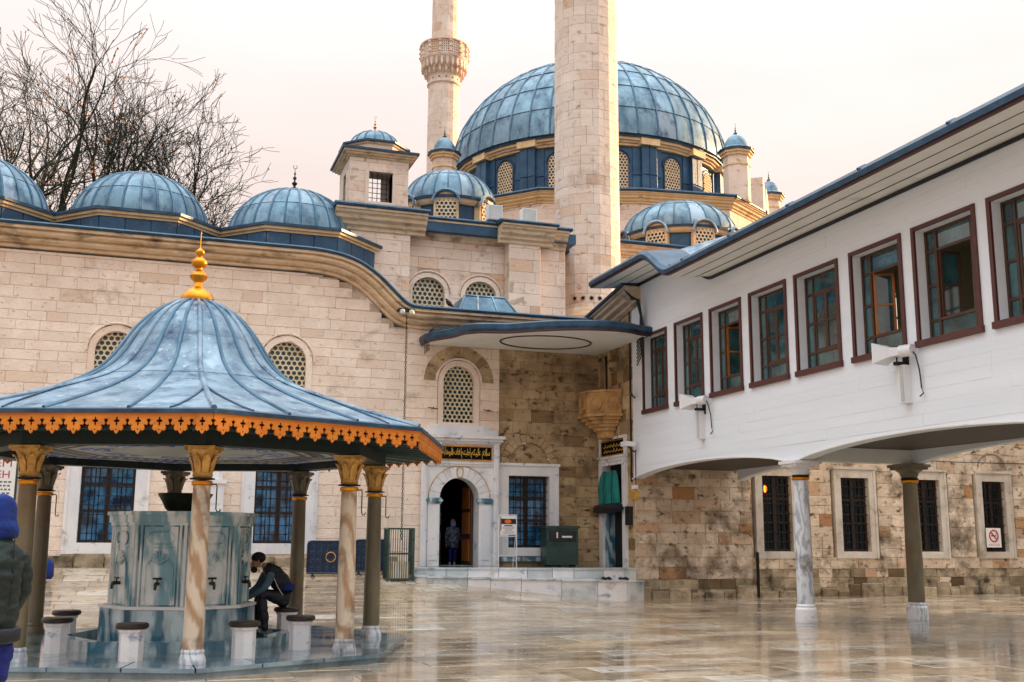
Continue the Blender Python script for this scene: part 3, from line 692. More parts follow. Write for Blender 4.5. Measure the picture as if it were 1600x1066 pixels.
# --- window with marble frame under a blind arch
grille_window(ent, F, 9.60, 10.82, 1.33, 3.32, fr=.28, nb=(6, 9))
for i in range(13):
    t0, t1 = pi*i/13+.01, pi*(i+1)/13-.01
    pts = [(10.21+.60*cos(t0), 3.66+.60*sin(t0)), (10.21+.60*cos(t1), 3.66+.60*sin(t1)), (10.21+.84*cos(t1), 3.66+.84*sin(t1)), (10.21+.84*cos(t0), 3.66+.84*sin(t0))]
    MB(F).extrude(pts, .05, -.15).build('voussoir', 'stone_warm', ent)
MB(F).extrude([(10.21+.61*cos(pi*i/16), 3.64+.61*sin(pi*i/16)) for i in range(17)], -.06, -.2).build('blind_tympanum', 'stone_warm', ent)
MB(F).box(9.35, 11.05, 0, .12, 1.08-.12, 1.08).build('sill_slab', 'marble_blue', ent)
# --- little door in the side wall with carved plaque above
mb = MB(FS)
mb.box(-28.80,-28.55,-.2,.06,.80,3.72); mb.box(-27.20,-26.96,-.2,.06,.80,3.72); mb.box(-28.80,-26.96,-.2,.05,3.72,3.82); mb.box(-28.82,-26.94,-.2,.09,3.82,3.88)
mb.box(-28.80,-28.68,-.2,.05,3.88,4.42); mb.box(-27.08,-26.96,-.2,.05,3.88,4.42); mb.box(-28.68,-27.08,-.2,.05,4.34,4.42)
mb.box(-28.84,-28.5,.02,.11,2.45,2.55); mb.box(-27.25,-26.92,.02,.11,2.45,2.55)
mb.build('side_door_frame', 'marble', ent)
sp = MB(FS).box(-28.68,-27.08,-.2,.02,3.88,4.34).build('plaque', 'panel_black', ent)
mb = MB(FS)
for q in ((-28.66,-27.10,3.90,3.925),(-28.66,-27.10,4.295,4.32),(-28.66,-28.635,3.925,4.295),(-27.125,-27.10,3.925,4.295)): mb.box(q[0],q[1],.02,.035,q[2],q[3])
mb.build('gilt_border', 'gold', sp)
mb = MB(FS); R = random.Random(9)
for row in range(2):
    for i in range(7):
        a = -28.5+.2*i; z = 4.02+.14*row; h = R.uniform(.03,.09)
        mb.tube([(a, .03, z+R.uniform(0,.03)), (a+.05, .03, z-.03), (a+.12, .03, z-.015), (a+.15, .03, z+h)], .008, 4)
mb.build('gilt_strokes', 'gilt_letter', sp)
MB(FS).box(-28.55,-27.20,-1.6,-.21,.78,3.72).build('doorway_interior', 'void', ent)
mb = MB(FS); mb.box(-28.55,-28.25,-.2,-.02,.80,2.45); mb.build('inner_jamb', 'marble_blue', ent)
for i in range(5): MB(FS).box(-28.5+.27*i,-28.3+.27*i,.05,.10,3.62,3.70).build('bracket_block', 'marble', ent)
# --- dark door opening over the pulpit balcony
mb = MB(FS); mb.box(-28.82,-28.66,-.1,.05,5.5,6.85); mb.box(-28.10,-27.95,-.1,.05,5.5,6.85); mb.build('balcony_door_frame', 'stone_warm', ent)
MB(FS).box(-28.66,-28.10,-.8,-.12,5.5,6.85).build('balcony_doorway', 'void', ent)
bal = None
def half_oct(c, r, sc=1): return [(c[0]+r*cos(t), c[1]+r*sin(t)) for t in [pi/2+pi/8*0, pi*5/8+.15, pi*7/8, pi*9/8, pi*11/8-.15, pi*3/2]]
bc = (12.36, 28.05)
b = MB().slab(half_oct(bc, .86), 5.02, 5.62); bal = b.build('balcony', 'ochre', ent, label='carved ochre stone balcony')
for (r, z0, z1) in ((.90,5.62,5.68),(.92,4.94,5.02),(.80,4.86,4.94),(.68,4.76,4.86),(.60,4.68,4.76),(.46,4.58,4.68),(.34,4.38,4.58),(.22,4.30,4.38)):
    MB().slab(half_oct(bc, r), z0, z1).build('balcony_moulding', 'ochre', ent)
hp = half_oct(bc, .86)
for (p, q) in zip(hp[1:-1], hp[2:]):
    r = Vector((q[0]-p[0], q[1]-p[1], 0)); L = r.length; r.normalize(); out = Vector((-r.y, r.x, 0))
    if out.dot(Vector(((p[0]+q[0])/2-bc[0], (p[1]+q[1])/2-bc[1], 0))) < 0: out = -out
    Fk = Frame((p[0], p[1], 0), r, out); mb = MB(Fk)
    mb.tube([(L/2+.17*cos(t*pi/8), .012, 5.32+.19*sin(t*pi/8)) for t in range(17)], .022, 5)
    for (a, bb, s, t) in ((.03,L-.03,5.55,5.58),(.03,L-.03,5.06,5.09),(.03,.06,5.09,5.55),(L-.06,L-.03,5.09,5.55)): mb.box(a, bb, 0, .02, s, t)
    mb.build('balcony_relief', 'ochre', bal)
# --- upper storey behind the lower roof
FUp = FV(31.5)
def bl_up(z): return arc_blocked(7.85, 8.0, 1.02+.3, 9.02, .50+.15)(z)+arc_blocked(9.53, 8.0, 1.02+.3, 9.02, .50+.15)(z)
ashlar(ent, FUp, 5.2, 10.3, 7.6, 10.95, bl_up, 'stone_far', ch=(.34,.46), lw=(.6,1.3))
for c in (7.85, 9.53): screen_window(ent, FUp, c, 8.0, 1.02, 9.05, cell=.155, ring=.14, rise=.46)
FPi = FV(31.0); ashlar(ent, FPi, 10.3, 11.35, 7.6, 11.1, lambda z: [], 'stone_far', ch=(.34,.46), lw=(.5,1.0))
ashlar(ent, FV(31.3), 11.35, 12.3, 7.6, 11.1, lambda z: [], 'stone_far', ch=(.34,.46), lw=(.5,1.0))
ashlar(ent, FU(10.3), -31.5, -31.0, 7.6, 11.1, lambda z: [], 'stone_far', ch=(.34,.46), lw=(.4,.6))
cu = CORN(.42, .55, 11.25)
moulding(ent, FUp, 7.1, 10.3, cu); moulding(ent, FPi, 9.95, 11.75, cu); moulding(ent, FV(31.3), 11.7, 12.3, cu)
for Fq, a, b in ((FUp,7.1,10.2),(FPi,9.88,11.82),(FV(31.3),11.75,12.4)): moulding(ent, Fq, a, b, [(-.3,11.26),(.46,11.26),(.48,11.31),(.44,11.36),(-.3,11.42)], name='lead_flashing', mat='lead_edge')
MB().slab([(5.2,31.1),(12.6,31.1),(12.6,40),(5.2,40)], 10.9, 11.22).build('upper_roof', 'lead_dark', ent)
# hipped lead skylight on the lower roof
mb = MB().add([(8.2,29.6,7.85),(10.35,29.6,7.85),(10.35,31.3,7.85),(8.2,31.3,7.85),(8.65,30.2,8.72),(9.9,30.2,8.72),(9.9,31.3,8.72),(8.65,31.3,8.72)], [(0,1,5,4),(1,2,6,5),(2,3,7,6),(3,0,4,7),(4,5,6,7)])
sk = mb.build('lead_hip', 'lead', ent)
mb = MB()
for (p, q) in (((8.2,29.6,7.87),(8.65,30.2,8.73)),((10.35,29.6,7.87),(9.9,30.2,8.73)),((8.65,30.2,8.73),(9.9,30.2,8.73)),((8.9,29.6,7.87),(9.05,30.2,8.73)),((9.6,29.6,7.87),(9.5,30.2,8.73))): mb.tube([p, q], .03, 5)
mb.build('seam_roll', 'lead', sk)
# tower base wall (left part of upper storey) and the lantern tower
ashlar(ent, FV(31.1), 5.15, 7.15, 7.6, 11.15, lambda z: [], 'stone_far', ch=(.34,.46), lw=(.6,1.2))
ashlar(ent, FU(5.15), -34, -31.1, 7.6, 11.15, lambda z: [], 'stone_far', ch=(.34,.46), lw=(.6,1.2))
moulding(ent, FV(31.1), 4.8, 7.6, CORN(.45, .6, 11.28)); moulding(ent, FV(31.1), 4.75, 7.65, [(-.3,11.29),(.49,11.29),(.51,11.35),(.47,11.41),(-.3,11.48)], name='lead_flashing', mat='lead_edge')
TF = FV(31.45)
def bl_t(z): return [(5.88, 6.62)] if 11.72 < z < 12.72 else []
ashlar(ent, TF, 5.28, 7.12, 11.4, 13.12, bl_t, 'stone_far', ch=(.28,.36), lw=(.5,.9))
ashlar(ent, FU(5.28), -33.3, -31.45, 11.4, 13.12, lambda z: [(-32.6,-32.1)] if 11.75 < z < 12.75 else [], 'stone_far', ch=(.28,.36), lw=(.4,.7))
MB(FU(5.28)).box(-32.6,-32.1,-.45,-.1,11.75,12.75).build('tower_opening', 'void', ent)
MB().slab([(7.12,31.45),(7.12,33.3),(6.62,33.3),(6.62,31.46)], 11.4, 13.12).build('tower_wall', 'stone_far', ent)
mb = MB(TF); mb.box(5.76,5.88,-.4,.04,11.66,12.80); mb.box(6.62,6.74,-.4,.04,11.66,12.80); mb.box(5.88,6.62,-.4,.04,12.70,12.80); mb.box(5.88,6.62,-.4,.04,11.62,11.74)
tw = mb.build('tower_window', 'stone_far', ent)
mb = MB(TF)
for i in range(1,5): a = 5.88+.148*i; mb.tube([(a,-.15,11.74),(a,-.15,12.70)], .012, 5)
for i in range(1,6): z = 11.74+.16*i; mb.tube([(5.88,-.15,z),(6.62,-.15,z)], .012, 5)
mb.build('iron_grille', 'iron', tw)
def sqring(x0,x1,y0,y1,e,z0,z1,nm,mt): MB().slab([(x0-e,y0-e),(x1+e,y0-e),(x1+e,y1+e),(x0-e,y1+e)], z0, z1).build(nm, mt, ent)
X0,X1,Y0,Y1 = 5.28,7.12,31.45,33.3
for e_, z0, z1, mt in ((.06,13.12,13.18,'cornice'),(.14,13.18,13.24,'cornice'),(.22,13.24,13.30,'cornice'),(.28,13.30,13.37,'lead_edge')): sqring(X0,X1,Y0,Y1,e_,z0,z1,'tower_cornice',mt)
tc2 = ((X0+X1)/2, (Y0+Y1)/2)
MB().slab([octo(k, tc2, 1.02) for k in range(8)], 13.37, 13.60).build('tower_drum', 'stone_far', ent)
MB().slab([octo(k, tc2, 1.08) for k in range(8)], 13.60, 13.66).build('tower_cornice', 'cornice', ent)
MB().slab([octo(k, tc2, 1.16) for k in range(8)], 13.66, 13.72).build('lead_flashing', 'lead_edge', ent)
lead_dome(ent, tc2, .82, 13.70, .62, 16, 1, facing=-pi/2-.1, half=2.2, rollr=.022)
finial(ent, tc2, 14.28, .62, 'gold')
MB(FV(31.1)).box(6.45,6.57,-.02,.004,10.0,10.16).build('vent_hole', 'void', ent)

# ================================================================== canopy over the entrance recess
can = thing('entrance_canopy', (10, 27.5, 6.9), 'wavy-edged canopy with cream soffit and dark lead edge over the entrance recess', 'canopy')
edge = [(7.02,28.83),(7.02,28.2),(7.25,27.75),(7.55,27.3),(7.62,26.8),(7.9,26.45),(8.35,26.3),(8.75,26.2),(9.2,25.75),(9.8,25.35),(10.5,25.05),(11.2,24.95),(11.7,25.05),(12.0,25.25),(12.36,25.3)]
# smooth the outline
def chaikin(p, n=2):
    for _ in range(n):
        q = [p[0]]
        for a, b in zip(p, p[1:]): q += [(a[0]*.75+b[0]*.25, a[1]*.75+b[1]*.25), (a[0]*.25+b[0]*.75, a[1]*.25+b[1]*.75)]
        q.append(p[-1]); p = q
    return p
es = chaikin(edge, 2)
def off(p, d):
    r = []
    for i in range(len(p)):
        a, b = p[max(i-1,0)], p[min(i+1,len(p)-1)]; t = Vector((b[0]-a[0], b[1]-a[1])); t.normalize(); r.append((p[i][0]-t.y*-d*-1, p[i][1]+t.x*-d*-1))
    return r
MB().slab(es+[(12.36,28.83)], 6.90, 6.94).build('soffit', 'soffit', can)
ins = [(p[0]*.985+10.5*.015, p[1]*.985+27.6*.015) for p in es]
MB().slab(ins+[(12.36,28.83)], 6.94, 7.08).build('canopy_core', 'lead_dark', can)
mb = MB(); outp = [(p[0]+(p[0]-10.6)*.02, p[1]+(p[1]-28.2)*.02) for p in es]; n = len(es)
mb.add([(p[0],p[1],6.86) for p in es]+[(p[0],p[1],6.97) for p in outp]+[(p[0],p[1],7.09) for p in outp]+[(p[0],p[1],7.14) for p in ins]+[(p[0]*.5+5.4,p[1]*.3+20.0,7.26) for p in ins],
       [(k*n+i,k*n+i+1,(k+1)*n+i+1,(k+1)*n+i) for k in range(4) for i in range(n-1)])
mb.build('lead_edge', 'lead_edge', can)
mb = MB()
mb.tube([(p[0],p[1],6.875) for p in es], .035, 5); mb.build('edge_moulding', 'brown', can)
mb = MB(); mb.tube([(10.15+1.28*cos(t*pi/20), 27.3+.98*sin(t*pi/20), 6.895) for t in range(41)], .028, 6); mb.build('soffit_ring', 'brown', can)
# ================================================================== steps and platform in front of the portal
st = thing('entrance_steps', (9, 27.5, .3), 'low curved marble steps and platform in front of the entrance door', 'steps')
low = chaikin([(6.15,28.8),(6.15,27.6),(6.35,27.0),(6.9,26.6),(7.8,26.35),(8.8,26.2),(9.8,25.95),(10.8,25.7),(11.7,25.7),(12.36,25.95)], 1)
upp = chaikin([(6.6,28.8),(6.6,27.8),(6.8,27.35),(7.3,27.05),(8.2,26.8),(9.1,26.65),(10.0,26.5),(10.9,26.3),(11.7,26.3),(12.36,26.4)], 1)
def course(pl, z0f, z1f, nm, mats, depth, tread):
    i = 0; R = random.Random(len(pl)+int(depth*10)); L = [0]
    for a, b in zip(pl, pl[1:]): L.append(L[-1]+sqrt((a[0]-b[0])**2+(a[1]-b[1])**2))
    def at(s):
        for k in range(len(pl)-1):
            if s <= L[k+1] or k == len(pl)-2:
                t = (s-L[k])/(L[k+1]-L[k]); a, b = pl[k], pl[k+1]; d = Vector((b[0]-a[0], b[1]-a[1])).normalized()
                return (a[0]+(b[0]-a[0])*t, a[1]+(b[1]-a[1])*t, -d.y, d.x)
    s = 0
    while s < L[-1]-.05:
        w = R.uniform(.55, 1.1)
        if L[-1]-(s+w) < .3: w = L[-1]-s
        N = 4; f = []; bk = []
        for k in range(N+1):
            x, y, nx, ny = at(min(s+.006+(w-.012)*k/N, L[-1])); f.append((x, y)); bk.append((x+nx*depth, y+ny*depth))
        zt = z1f(f[N//2][0]); mb = MB(); mb.slab(f+bk[::-1], z0f, zt-.045)
        mb.build('marble_block', R.choice(mats), st)
        ff = [(p[0]-(q[0]-p[0])/depth*.03, p[1]-(q[1]-p[1])/depth*.03) for p, q in zip(f, bk)]
        MB().slab(ff+bk[::-1], zt-.043, zt).build('tread_slab', tread, st)
        s += w
lowz = lambda u: .66-.022*(u-6.5)*1.0
course(low, -.1, lowz, 'lower', ['marble_step', 'marble_step', 'marble'], .55, 'marble_step')
course(upp, .3, lambda u: .84, 'upper', ['marble_step', 'marble_step', 'marble'], .35, 'marble_step')
inn = [(p[0]+.0, p[1]+.30) for p in upp if p[0] > 6.75]
MB().slab([(6.9,28.8),(6.9,27.9)]+[p for p in inn if p[0] > 6.95]+[(12.36,28.8)], .3, .835).build('platform', 'marble_wet', st)
# ================================================================== the domed mosque behind
DC = (22.65, 54.0)
def radial(c, rad, th): 
    return Frame((c[0]+rad*cos(th), c[1]+rad*sin(th), 0), (-sin(th), cos(th), 0), (cos(th), sin(th), 0))
mos = thing('domed_mosque', (DC[0], DC[1], .5), 'great blue-domed mosque behind the big minaret, drum clad in dark blue lead', 'mosque')
CAMT = atan2(-DC[1], -DC[0])
DR, DZ = 7.8, 21.45
lead_dome(mos, DC, DR, DZ, 6.5, 44, 7, facing=CAMT, half=1.75, rollr=.05)
NB = 15
def ngon(c, r, n, off): return [(c[0]+r*cos(off+2*pi*i/n), c[1]+r*sin(off+2*pi*i/n)) for i in range(n)]
off0 = CAMT
MB().slab(ngon(DC, 7.35, NB, off0), 17.8, 21.1).build('drum', 'lead_dark', mos)
for r, z0, z1, mt in ((7.42,20.96,21.08,'cornice_cream'),(7.52,21.08,21.2,'cornice'),(7.64,21.2,21.34,'cornice_cream'),(7.76,21.34,21.46,'lead_edge')):
    MB().slab(ngon(DC, r, NB*2, off0), z0, z1).build('drum_cornice', mt, mos)
apo = 7.35*cos(pi/NB)
for k in range(-5, 5):
    th = off0+pi/NB+2*pi*k/NB
    Fk = radial(DC, apo+.02, th); sw = 7.35*sin(pi/NB)
    screen_window(mos, Fk, 0, 18.25, .98, 20.15, cell=.17, mat='screen_pink', recess=-.06, ring=.06, surround='lead_edge')
    for s in (-1, 1):
        for (z0, z1) in ((18.0, 19.45), (19.47, 20.93)):
            a0, a1 = sorted((s*.72, s*(sw-.30)))
            b = block(Fk, a0, a1, z0, z1, .05, .06, .02); cc = Fk((a0+a1)/2, 0, z0)
            o = bpy.data.objects.new('cladding_sheet', b.mesh('cladding_sheet', 'lead_dark', cc)); COL.objects.link(o); o.parent = mos; o.location = cc-ORG[mos.name]
    tv = off0+2*pi*k/NB; Fv = radial(DC, 7.30, tv)
    for (p, q) in ((-.42, -.01), (.01, .42)):
        for (z0, z1) in ((17.9, 19.45), (19.47, 20.95)):
            b = block(Fv, p, q, z0, z1, .26, .3, .02); cc = Fv((p+q)/2, 0, z0)
            o = bpy.data.objects.new('buttress_sheet', b.mesh('buttress_sheet', 'lead_dark', cc)); COL.objects.link(o); o.parent = mos; o.location = cc-ORG[mos.name]
    MB(Fv).box(-.52, .52, 0, .42, 20.98, 21.32).build('buttress_cornice', 'cornice_cream', mos)
# base storey
base = [(13.0,56),(13.3,50.6),(17.0,46.4),(21.5,44.9),(26.0,44.3),(28.6,46.0),(31.8,50.2),(33,56),(33,63),(13,63)]
for (p, q) in zip(base[:-3], base[1:-2]):
    r = Vector((q[0]-p[0], q[1]-p[1], 0)); L = r.length; r.normalize(); out = Vector((r.y, -r.x, 0)); Fk = Frame((p[0], p[1], 0), r, out)
    ashlar(mos, Fk, 0, L, 9.0, 17.6, lambda z: [], 'stone_far', ch=(.42,.55), lw=(.7,1.4), limit=60, vis=lambda s: s[2] > 14)
    moulding(mos, Fk, -.1, L+.1, CORN(.45, .5, 17.85), mat='cornice_cream'); moulding(mos, Fk, -.2, L+.2, [(-1.6,17.86),(.5,17.86),(.52,17.94),(.48,18.0),(-1.6,18.2)], name='lead_flashing', mat='lead_edge')
MB().slab(base, 17.2, 17.9).build('base_roof', 'lead_dark', mos)
# sunlit ogee buttress and stair gable on the right
for (x, y) in ((29.4,47.2),(30.6,48.8)):
    Fk = Frame((x, y, 0), (.62,.78,0), (.78,-.62,0))
    MB(Fk).extrude([(-.1,18.3),(1.3,18.3),(1.3,19.0),(.9,19.3),(.6,20.0),(.1,20.3),(-.1,20.3)], .3, -.5).build('buttress', 'stone_far', mos)
def turret(c, r, z0, ze, zt, nm='turret'):
    t = MB().slab([octo(k, c, r) for k in range(8)], z0, ze-.35).build(nm, 'stone_far', mos)
    for e_, a, b, mt in ((.04,ze-.85,ze-.75,'cornice_cream'),(.10,ze-.35,ze-.22,'cornice_cream'),(.18,ze-.22,ze-.1,'cornice_cream'),(.26,ze-.1,ze,'lead_edge')):
        MB().slab([octo(k, c, r+e_) for k in range(8)], a, b).build('turret_cornice', mt, t)
    MB().lathe([(r+.24,ze),(r*.95,ze+.15),(r*.86,ze+.4),(r*.6,ze+.68),(r*.2,ze+.86),(.03,ze+.9)], 16, c).build('turret_dome', 'lead', t, smooth=35)
    finial(t, c, ze+.86, .62, 'bronze')
turret((26.7,44.7), .66, 17.9, 20.55, 21.6); turret((13.35,50.8), .62, 17.0, 20.9, 22); turret((32.4,50.8), .62, 17.5, 20.75, 21.9)
# side half domes with pierced windows and hood arches
for (c, R_, zb, ze, H, offs) in (((10.35,38.6), 1.78, 11.0, 14.05, 1.45, (-.95,-.05,.9)), ((20.4,38.9), 2.35, 10.5, 13.85, 1.55, (-1.15,-.38,.42,1.15))):
    ct = atan2(-c[1], -c[0])
    MB().lathe([(R_-.12,zb),(R_-.12,ze-.1)], 20, c).build('half_dome_drum', 'lead_dark', mos)
    MB().lathe([(R_-.02,ze-.30),(R_+.06,ze-.22),(R_+.10,ze-.12)], 32, c).build('drum_cornice', 'cornice_cream', mos)
    MB().lathe([(R_+.16,ze-.12),(R_+.18,ze-.02),(R_*.98,ze+.04)], 32, c).build('lead_flashing', 'lead_edge', mos)
    lead_dome(mos, c, R_+.02, ze, H, 22, 2, facing=ct, half=1.8, rollr=.03)
    for o_ in offs:
        th = ct+o_; Fk = radial(c, R_+.04, th)
        screen_window(mos, Fk, 0, ze-1.25, .74, ze-.35, cell=.16, mat='screen_pink', recess=-.06, ring=.09, surround='cornice_cream')
        hp = [(.50*cos(pi*i/12), .12, ze-.33+.50*sin(pi*i/12)) for i in range(13)]
        mb = MB(Fk); mb.tube(hp, .055, 6); mb.build('hood_arch', 'lead', mos)
        mb = MB(Fk); n = 12; vs = [(.5*cos(pi*i/n), .12, ze-.33+.5*sin(pi*i/n)) for i in range(n+1)]+[(.52*cos(pi*i/n), -.75, ze-.30+.5*sin(pi*i/n)) for i in range(n+1)]
        mb.add(vs, [(i, i+1, n+2+i, n+1+i) for i in range(n)]); mb.build('hood_vault', 'lead', mos)
# masonry around the side domes
ashlar(mos, FV(36.9), 15.2, 24.5, 9.0, 12.55, lambda z: [], 'stone_far', ch=(.4,.5), lw=(.6,1.2), limit=60)
moulding(mos, FV(36.9), 15.0, 24.6, CORN(.4,.45,12.75)); moulding(mos, FV(36.9), 15.0, 24.6, [(-1.5,12.76),(.45,12.76),(.48,12.84),(.44,12.9),(-1.5,13.0)], name='lead_flashing', mat='lead_edge')
# low dark dome just left of the big minaret
lead_dome(mos, (12.15,33.4), 1.05, 11.2, .75, 14, 1, mat='lead_dark', facing=-pi/2, half=1.8, rollr=.02)

# ================================================================== minarets
def shaft(root, c, r0, r1, z0, z1, mat, n=16, ch=(.30,.40), per=2, vis_th=-pi/2, limit=260, zfrom=None):
    R = random.Random(int(c[0]*10)); z = z0; L = []
    core = MB().lathe([(r0-.03,z0),(r1-.03,z1)], n, c); core.build('shaft_core', 'mortar', root)
    while z < z1:
        h = R.uniform(*ch); k = 0; off = R.choice((0, .5))
        while k < n:
            w = R.choice((1, 1, 1.5, 2)); w = min(w, n-k); L.append((z, min(z+h, z1), k+off, k+w+off)); k += w
        z += h
    def geo(q):
        za, zb, k0, k1 = q; mb = MB(); vs = []; N = max(1, int(round((k1-k0)*2))); fs = []
        p_ = R.uniform(0, .008)
        for zz, gp in ((za+.004, 1), (zb-.004, 1)):
            r = r0+(r1-r0)*(zz-z0)/(z1-z0)
            for i in range(N+1):
                th = 2*pi*(k0+.012+(k1-k0-.024)*i/N)/n
                t = (th % (2*pi/n))-pi/n; rr = r*cos(pi/n)/cos(t)
                for q_ in (rr+p_, rr-.06): vs.append((c[0]+q_*cos(th), c[1]+q_*sin(th), zz))
        m = 2*(N+1)
        for i in range(N):
            a = 2*i; fs += [(a, a+2, m+a+2, m+a), (a, a+1, a+3, a+2), (m+a, m+a+2, m+a+3, m+a+1)]
        fs += [(0, m, m+1, 1), (2*N, 2*N+1, m+2*N+1, m+2*N)]
        return mb.add(vs, fs)
    def score(q):
        th = 2*pi*(q[2]+q[3])/2/n; d = abs(((th-vis_th+pi) % (2*pi))-pi)
        return (0 if d < 1.65 and (zfrom is None or q[0] > zfrom) else 1, -(q[3]-q[2])*(q[1]-q[0]))
    L.sort(key=score)
    for q in L[:limit]:
        th = 2*pi*(q[2]+q[3])/2/n; cc = Vector((c[0]+r0*cos(th), c[1]+r0*sin(th), q[0]))
        o = bpy.data.objects.new('stone_block', geo(q).mesh('stone_block', mat, cc)); COL.objects.link(o); o.parent = root; o.location = cc-ORG[root.name]
    mb = MB()
    for q in L[limit:]:
        b = geo(q); n0 = len(mb.v); mb.v += b.v; mb.f += [tuple(i+n0 for i in f) for f in b.f]
    if mb.v: mb.build('small_stones', mat, root, kind='stuff')
mc = (14.2, 34.0)
mi = thing('minaret', (mc[0], mc[1], 8), 'thick faceted pale stone minaret shaft in front of the great dome', 'minaret')
shaft(mi, mc, 1.16, 1.11, 9.1, 30, 'stone_far', vis_th=-2.0, limit=290, zfrom=9)
MB().lathe([(1.16,30),(1.2,30.2),(1.5,31.5),(1.6,31.6),(1.6,32.6),(1.5,32.6),(1.5,31.7),(1.0,31.7),(.95,38),(1.1,38.2),(.05,45)], 16, mc).build('minaret_top', 'stone_far', mi)
MB().lathe([(1.35,8.2),(1.35,9.0),(1.22,9.25),(1.17,9.3)], 16, mc).build('minaret_foot', 'cornice', mi)
for i in range(7):
    th = -2.35+.25*i; Fk = radial(mc, 1.175, th); mb = MB(Fk)
    st_ = [((.085 if j % 2 == 0 else .045)*cos(pi*j/6+pi/2), .09*0+ (9.62+(.085 if j % 2 == 0 else .045)*sin(pi*j/6+pi/2))) for j in range(12)]
    mb.extrude(st_, .004, -.03); mb.build('star_opening', 'void', mi)
m2 = (20.36, 78.0)
mf = thing('minaret', (m2[0], m2[1], 8), 'slender farther minaret with carved balcony, left of the great dome', 'minaret')
shaft(mf, m2, 1.27, 1.24, 27, 36.9, 'stone_far', ch=(.5,.7), limit=100, vis_th=-2)
shaft(mf, m2, 1.06, 1.02, 39.0, 50, 'stone_far', ch=(.5,.7), limit=100, vis_th=-2)
MB().lathe([(1.6,8),(1.6,26.5),(1.27,27.2)], 16, m2).build('minaret_foot', 'stone_far', mf)
MB().lathe([(1.24,36.7),(1.34,36.8),(1.34,36.95),(1.25,37.0),(1.25,37.5),(1.4,37.9),(1.72,38.55),(1.86,38.75),(1.9,38.9),(1.75,38.95),(1.0,39.0)], 32, m2).build('balcony_corbel', 'stone_far', mf)
me1 = MB(ID); Fz = Frame((0,0,0),(0,1,0),(1,0,0)); me1 = MB(Fz).extrude([(-.09,38.62),(-.1,38.2),(-.05,38.05),(0,37.95),(.05,38.05),(.1,38.2),(.09,38.62)], 1.82, 1.45).mesh('muqarnas_drop', M['stone_far'])
me2 = MB(Fz).extrude([(-.08,38.1),(-.08,37.75),(0,37.5),(.08,37.75),(.08,38.1)], 1.58, 1.25).mesh('muqarnas_drop', M['stone_far'])
for i in range(26): inst('muqarnas_drop', me1, mf, (m2[0], m2[1], 0), 2*pi*i/26)
for i in range(20): inst('muqarnas_drop', me2, mf, (m2[0], m2[1], 0), 2*pi*(i+.5)/20)
pr = MB(Fz); Wd = 1.9*2*sin(pi/14)/2-.05
holes = [[(x-.035, z-.05), (x+.035, z-.05), (x+.035, z+.05), (x-.035, z+.05)] for x in (-.24,-.08,.08,.24) for z in (39.05,39.25,39.45,39.65,39.85)]
pr.extrude([(-Wd,38.9),(Wd,38.9),(Wd,40.05),(-Wd,40.05)], 1.82, 1.75, holes); pme = pr.mesh('parapet_panel', M['stone_far'])
po_ = MB(Fz); po_.box(-.07,.07,1.78,1.94,38.85,40.15).box(-.10,.10,1.84,2.02,39.05,39.15).box(-.10,.10,1.84,2.02,39.45,39.55).box(-.10,.10,1.84,2.02,39.85,39.95); pome = po_.mesh('parapet_post', M['stone_far'])
for i in range(14):
    inst('parapet_panel', pme, mf, (m2[0], m2[1], 0), 2*pi*i/14); inst('parapet_post', pome, mf, (m2[0], m2[1], 0), 2*pi*(i+.5)/14)
MB().lathe([(1.92,40.02),(1.97,40.05),(1.97,40.13),(1.74,40.13),(1.74,40.02)], 28, m2).build('parapet_rail', 'stone_far', mf)
for i in range(14):
    th = 2*pi*i/14+.1; Fk = radial(m2, 1.255, th); MB(Fk).box(-.06,.06,-.02,.01,37.12,37.24).build('tile_inset', 'screen_glass', mf)

# ================================================================== lower stone wing behind the columns
sb = thing('side_building', (19, 27.5, 0), 'low rough stone wing with four dark grilled windows, standing behind the white gallery columns', 'building')
FR = FV(26.5)
sw_ = [(16.28,17.22),(18.86,19.80),(21.38,22.3),(23.86,24.72)]
def bl_r(z):
    o = []
    if 1.02 < z < 3.62:
        for (a, b) in sw_: o.append((a-.32, b+.32))
    return o
ashlar(sb, FR, 12.40, 15.92, -.1, 4.6, bl_r, 'stone_side', ch=(.24,.36), lw=(.35,.9), rough=.02, bottommat=(.75, 'stone_low'), limit=150)
ashlar(sb, FR, 15.92, 29, -.1, 5.6, bl_r, 'stone_side', ch=(.24,.38), lw=(.4,1.0), rough=.02, bottommat=(1.0, 'stone_low'), limit=150, vis=lambda q: q[2] < 4.2 and q[0] < 26)
MB().slab([(12.6,26.8),(29,26.8),(29,33),(12.6,33)], 5.2, 5.5).build('roof', 'lead_dark', sb)
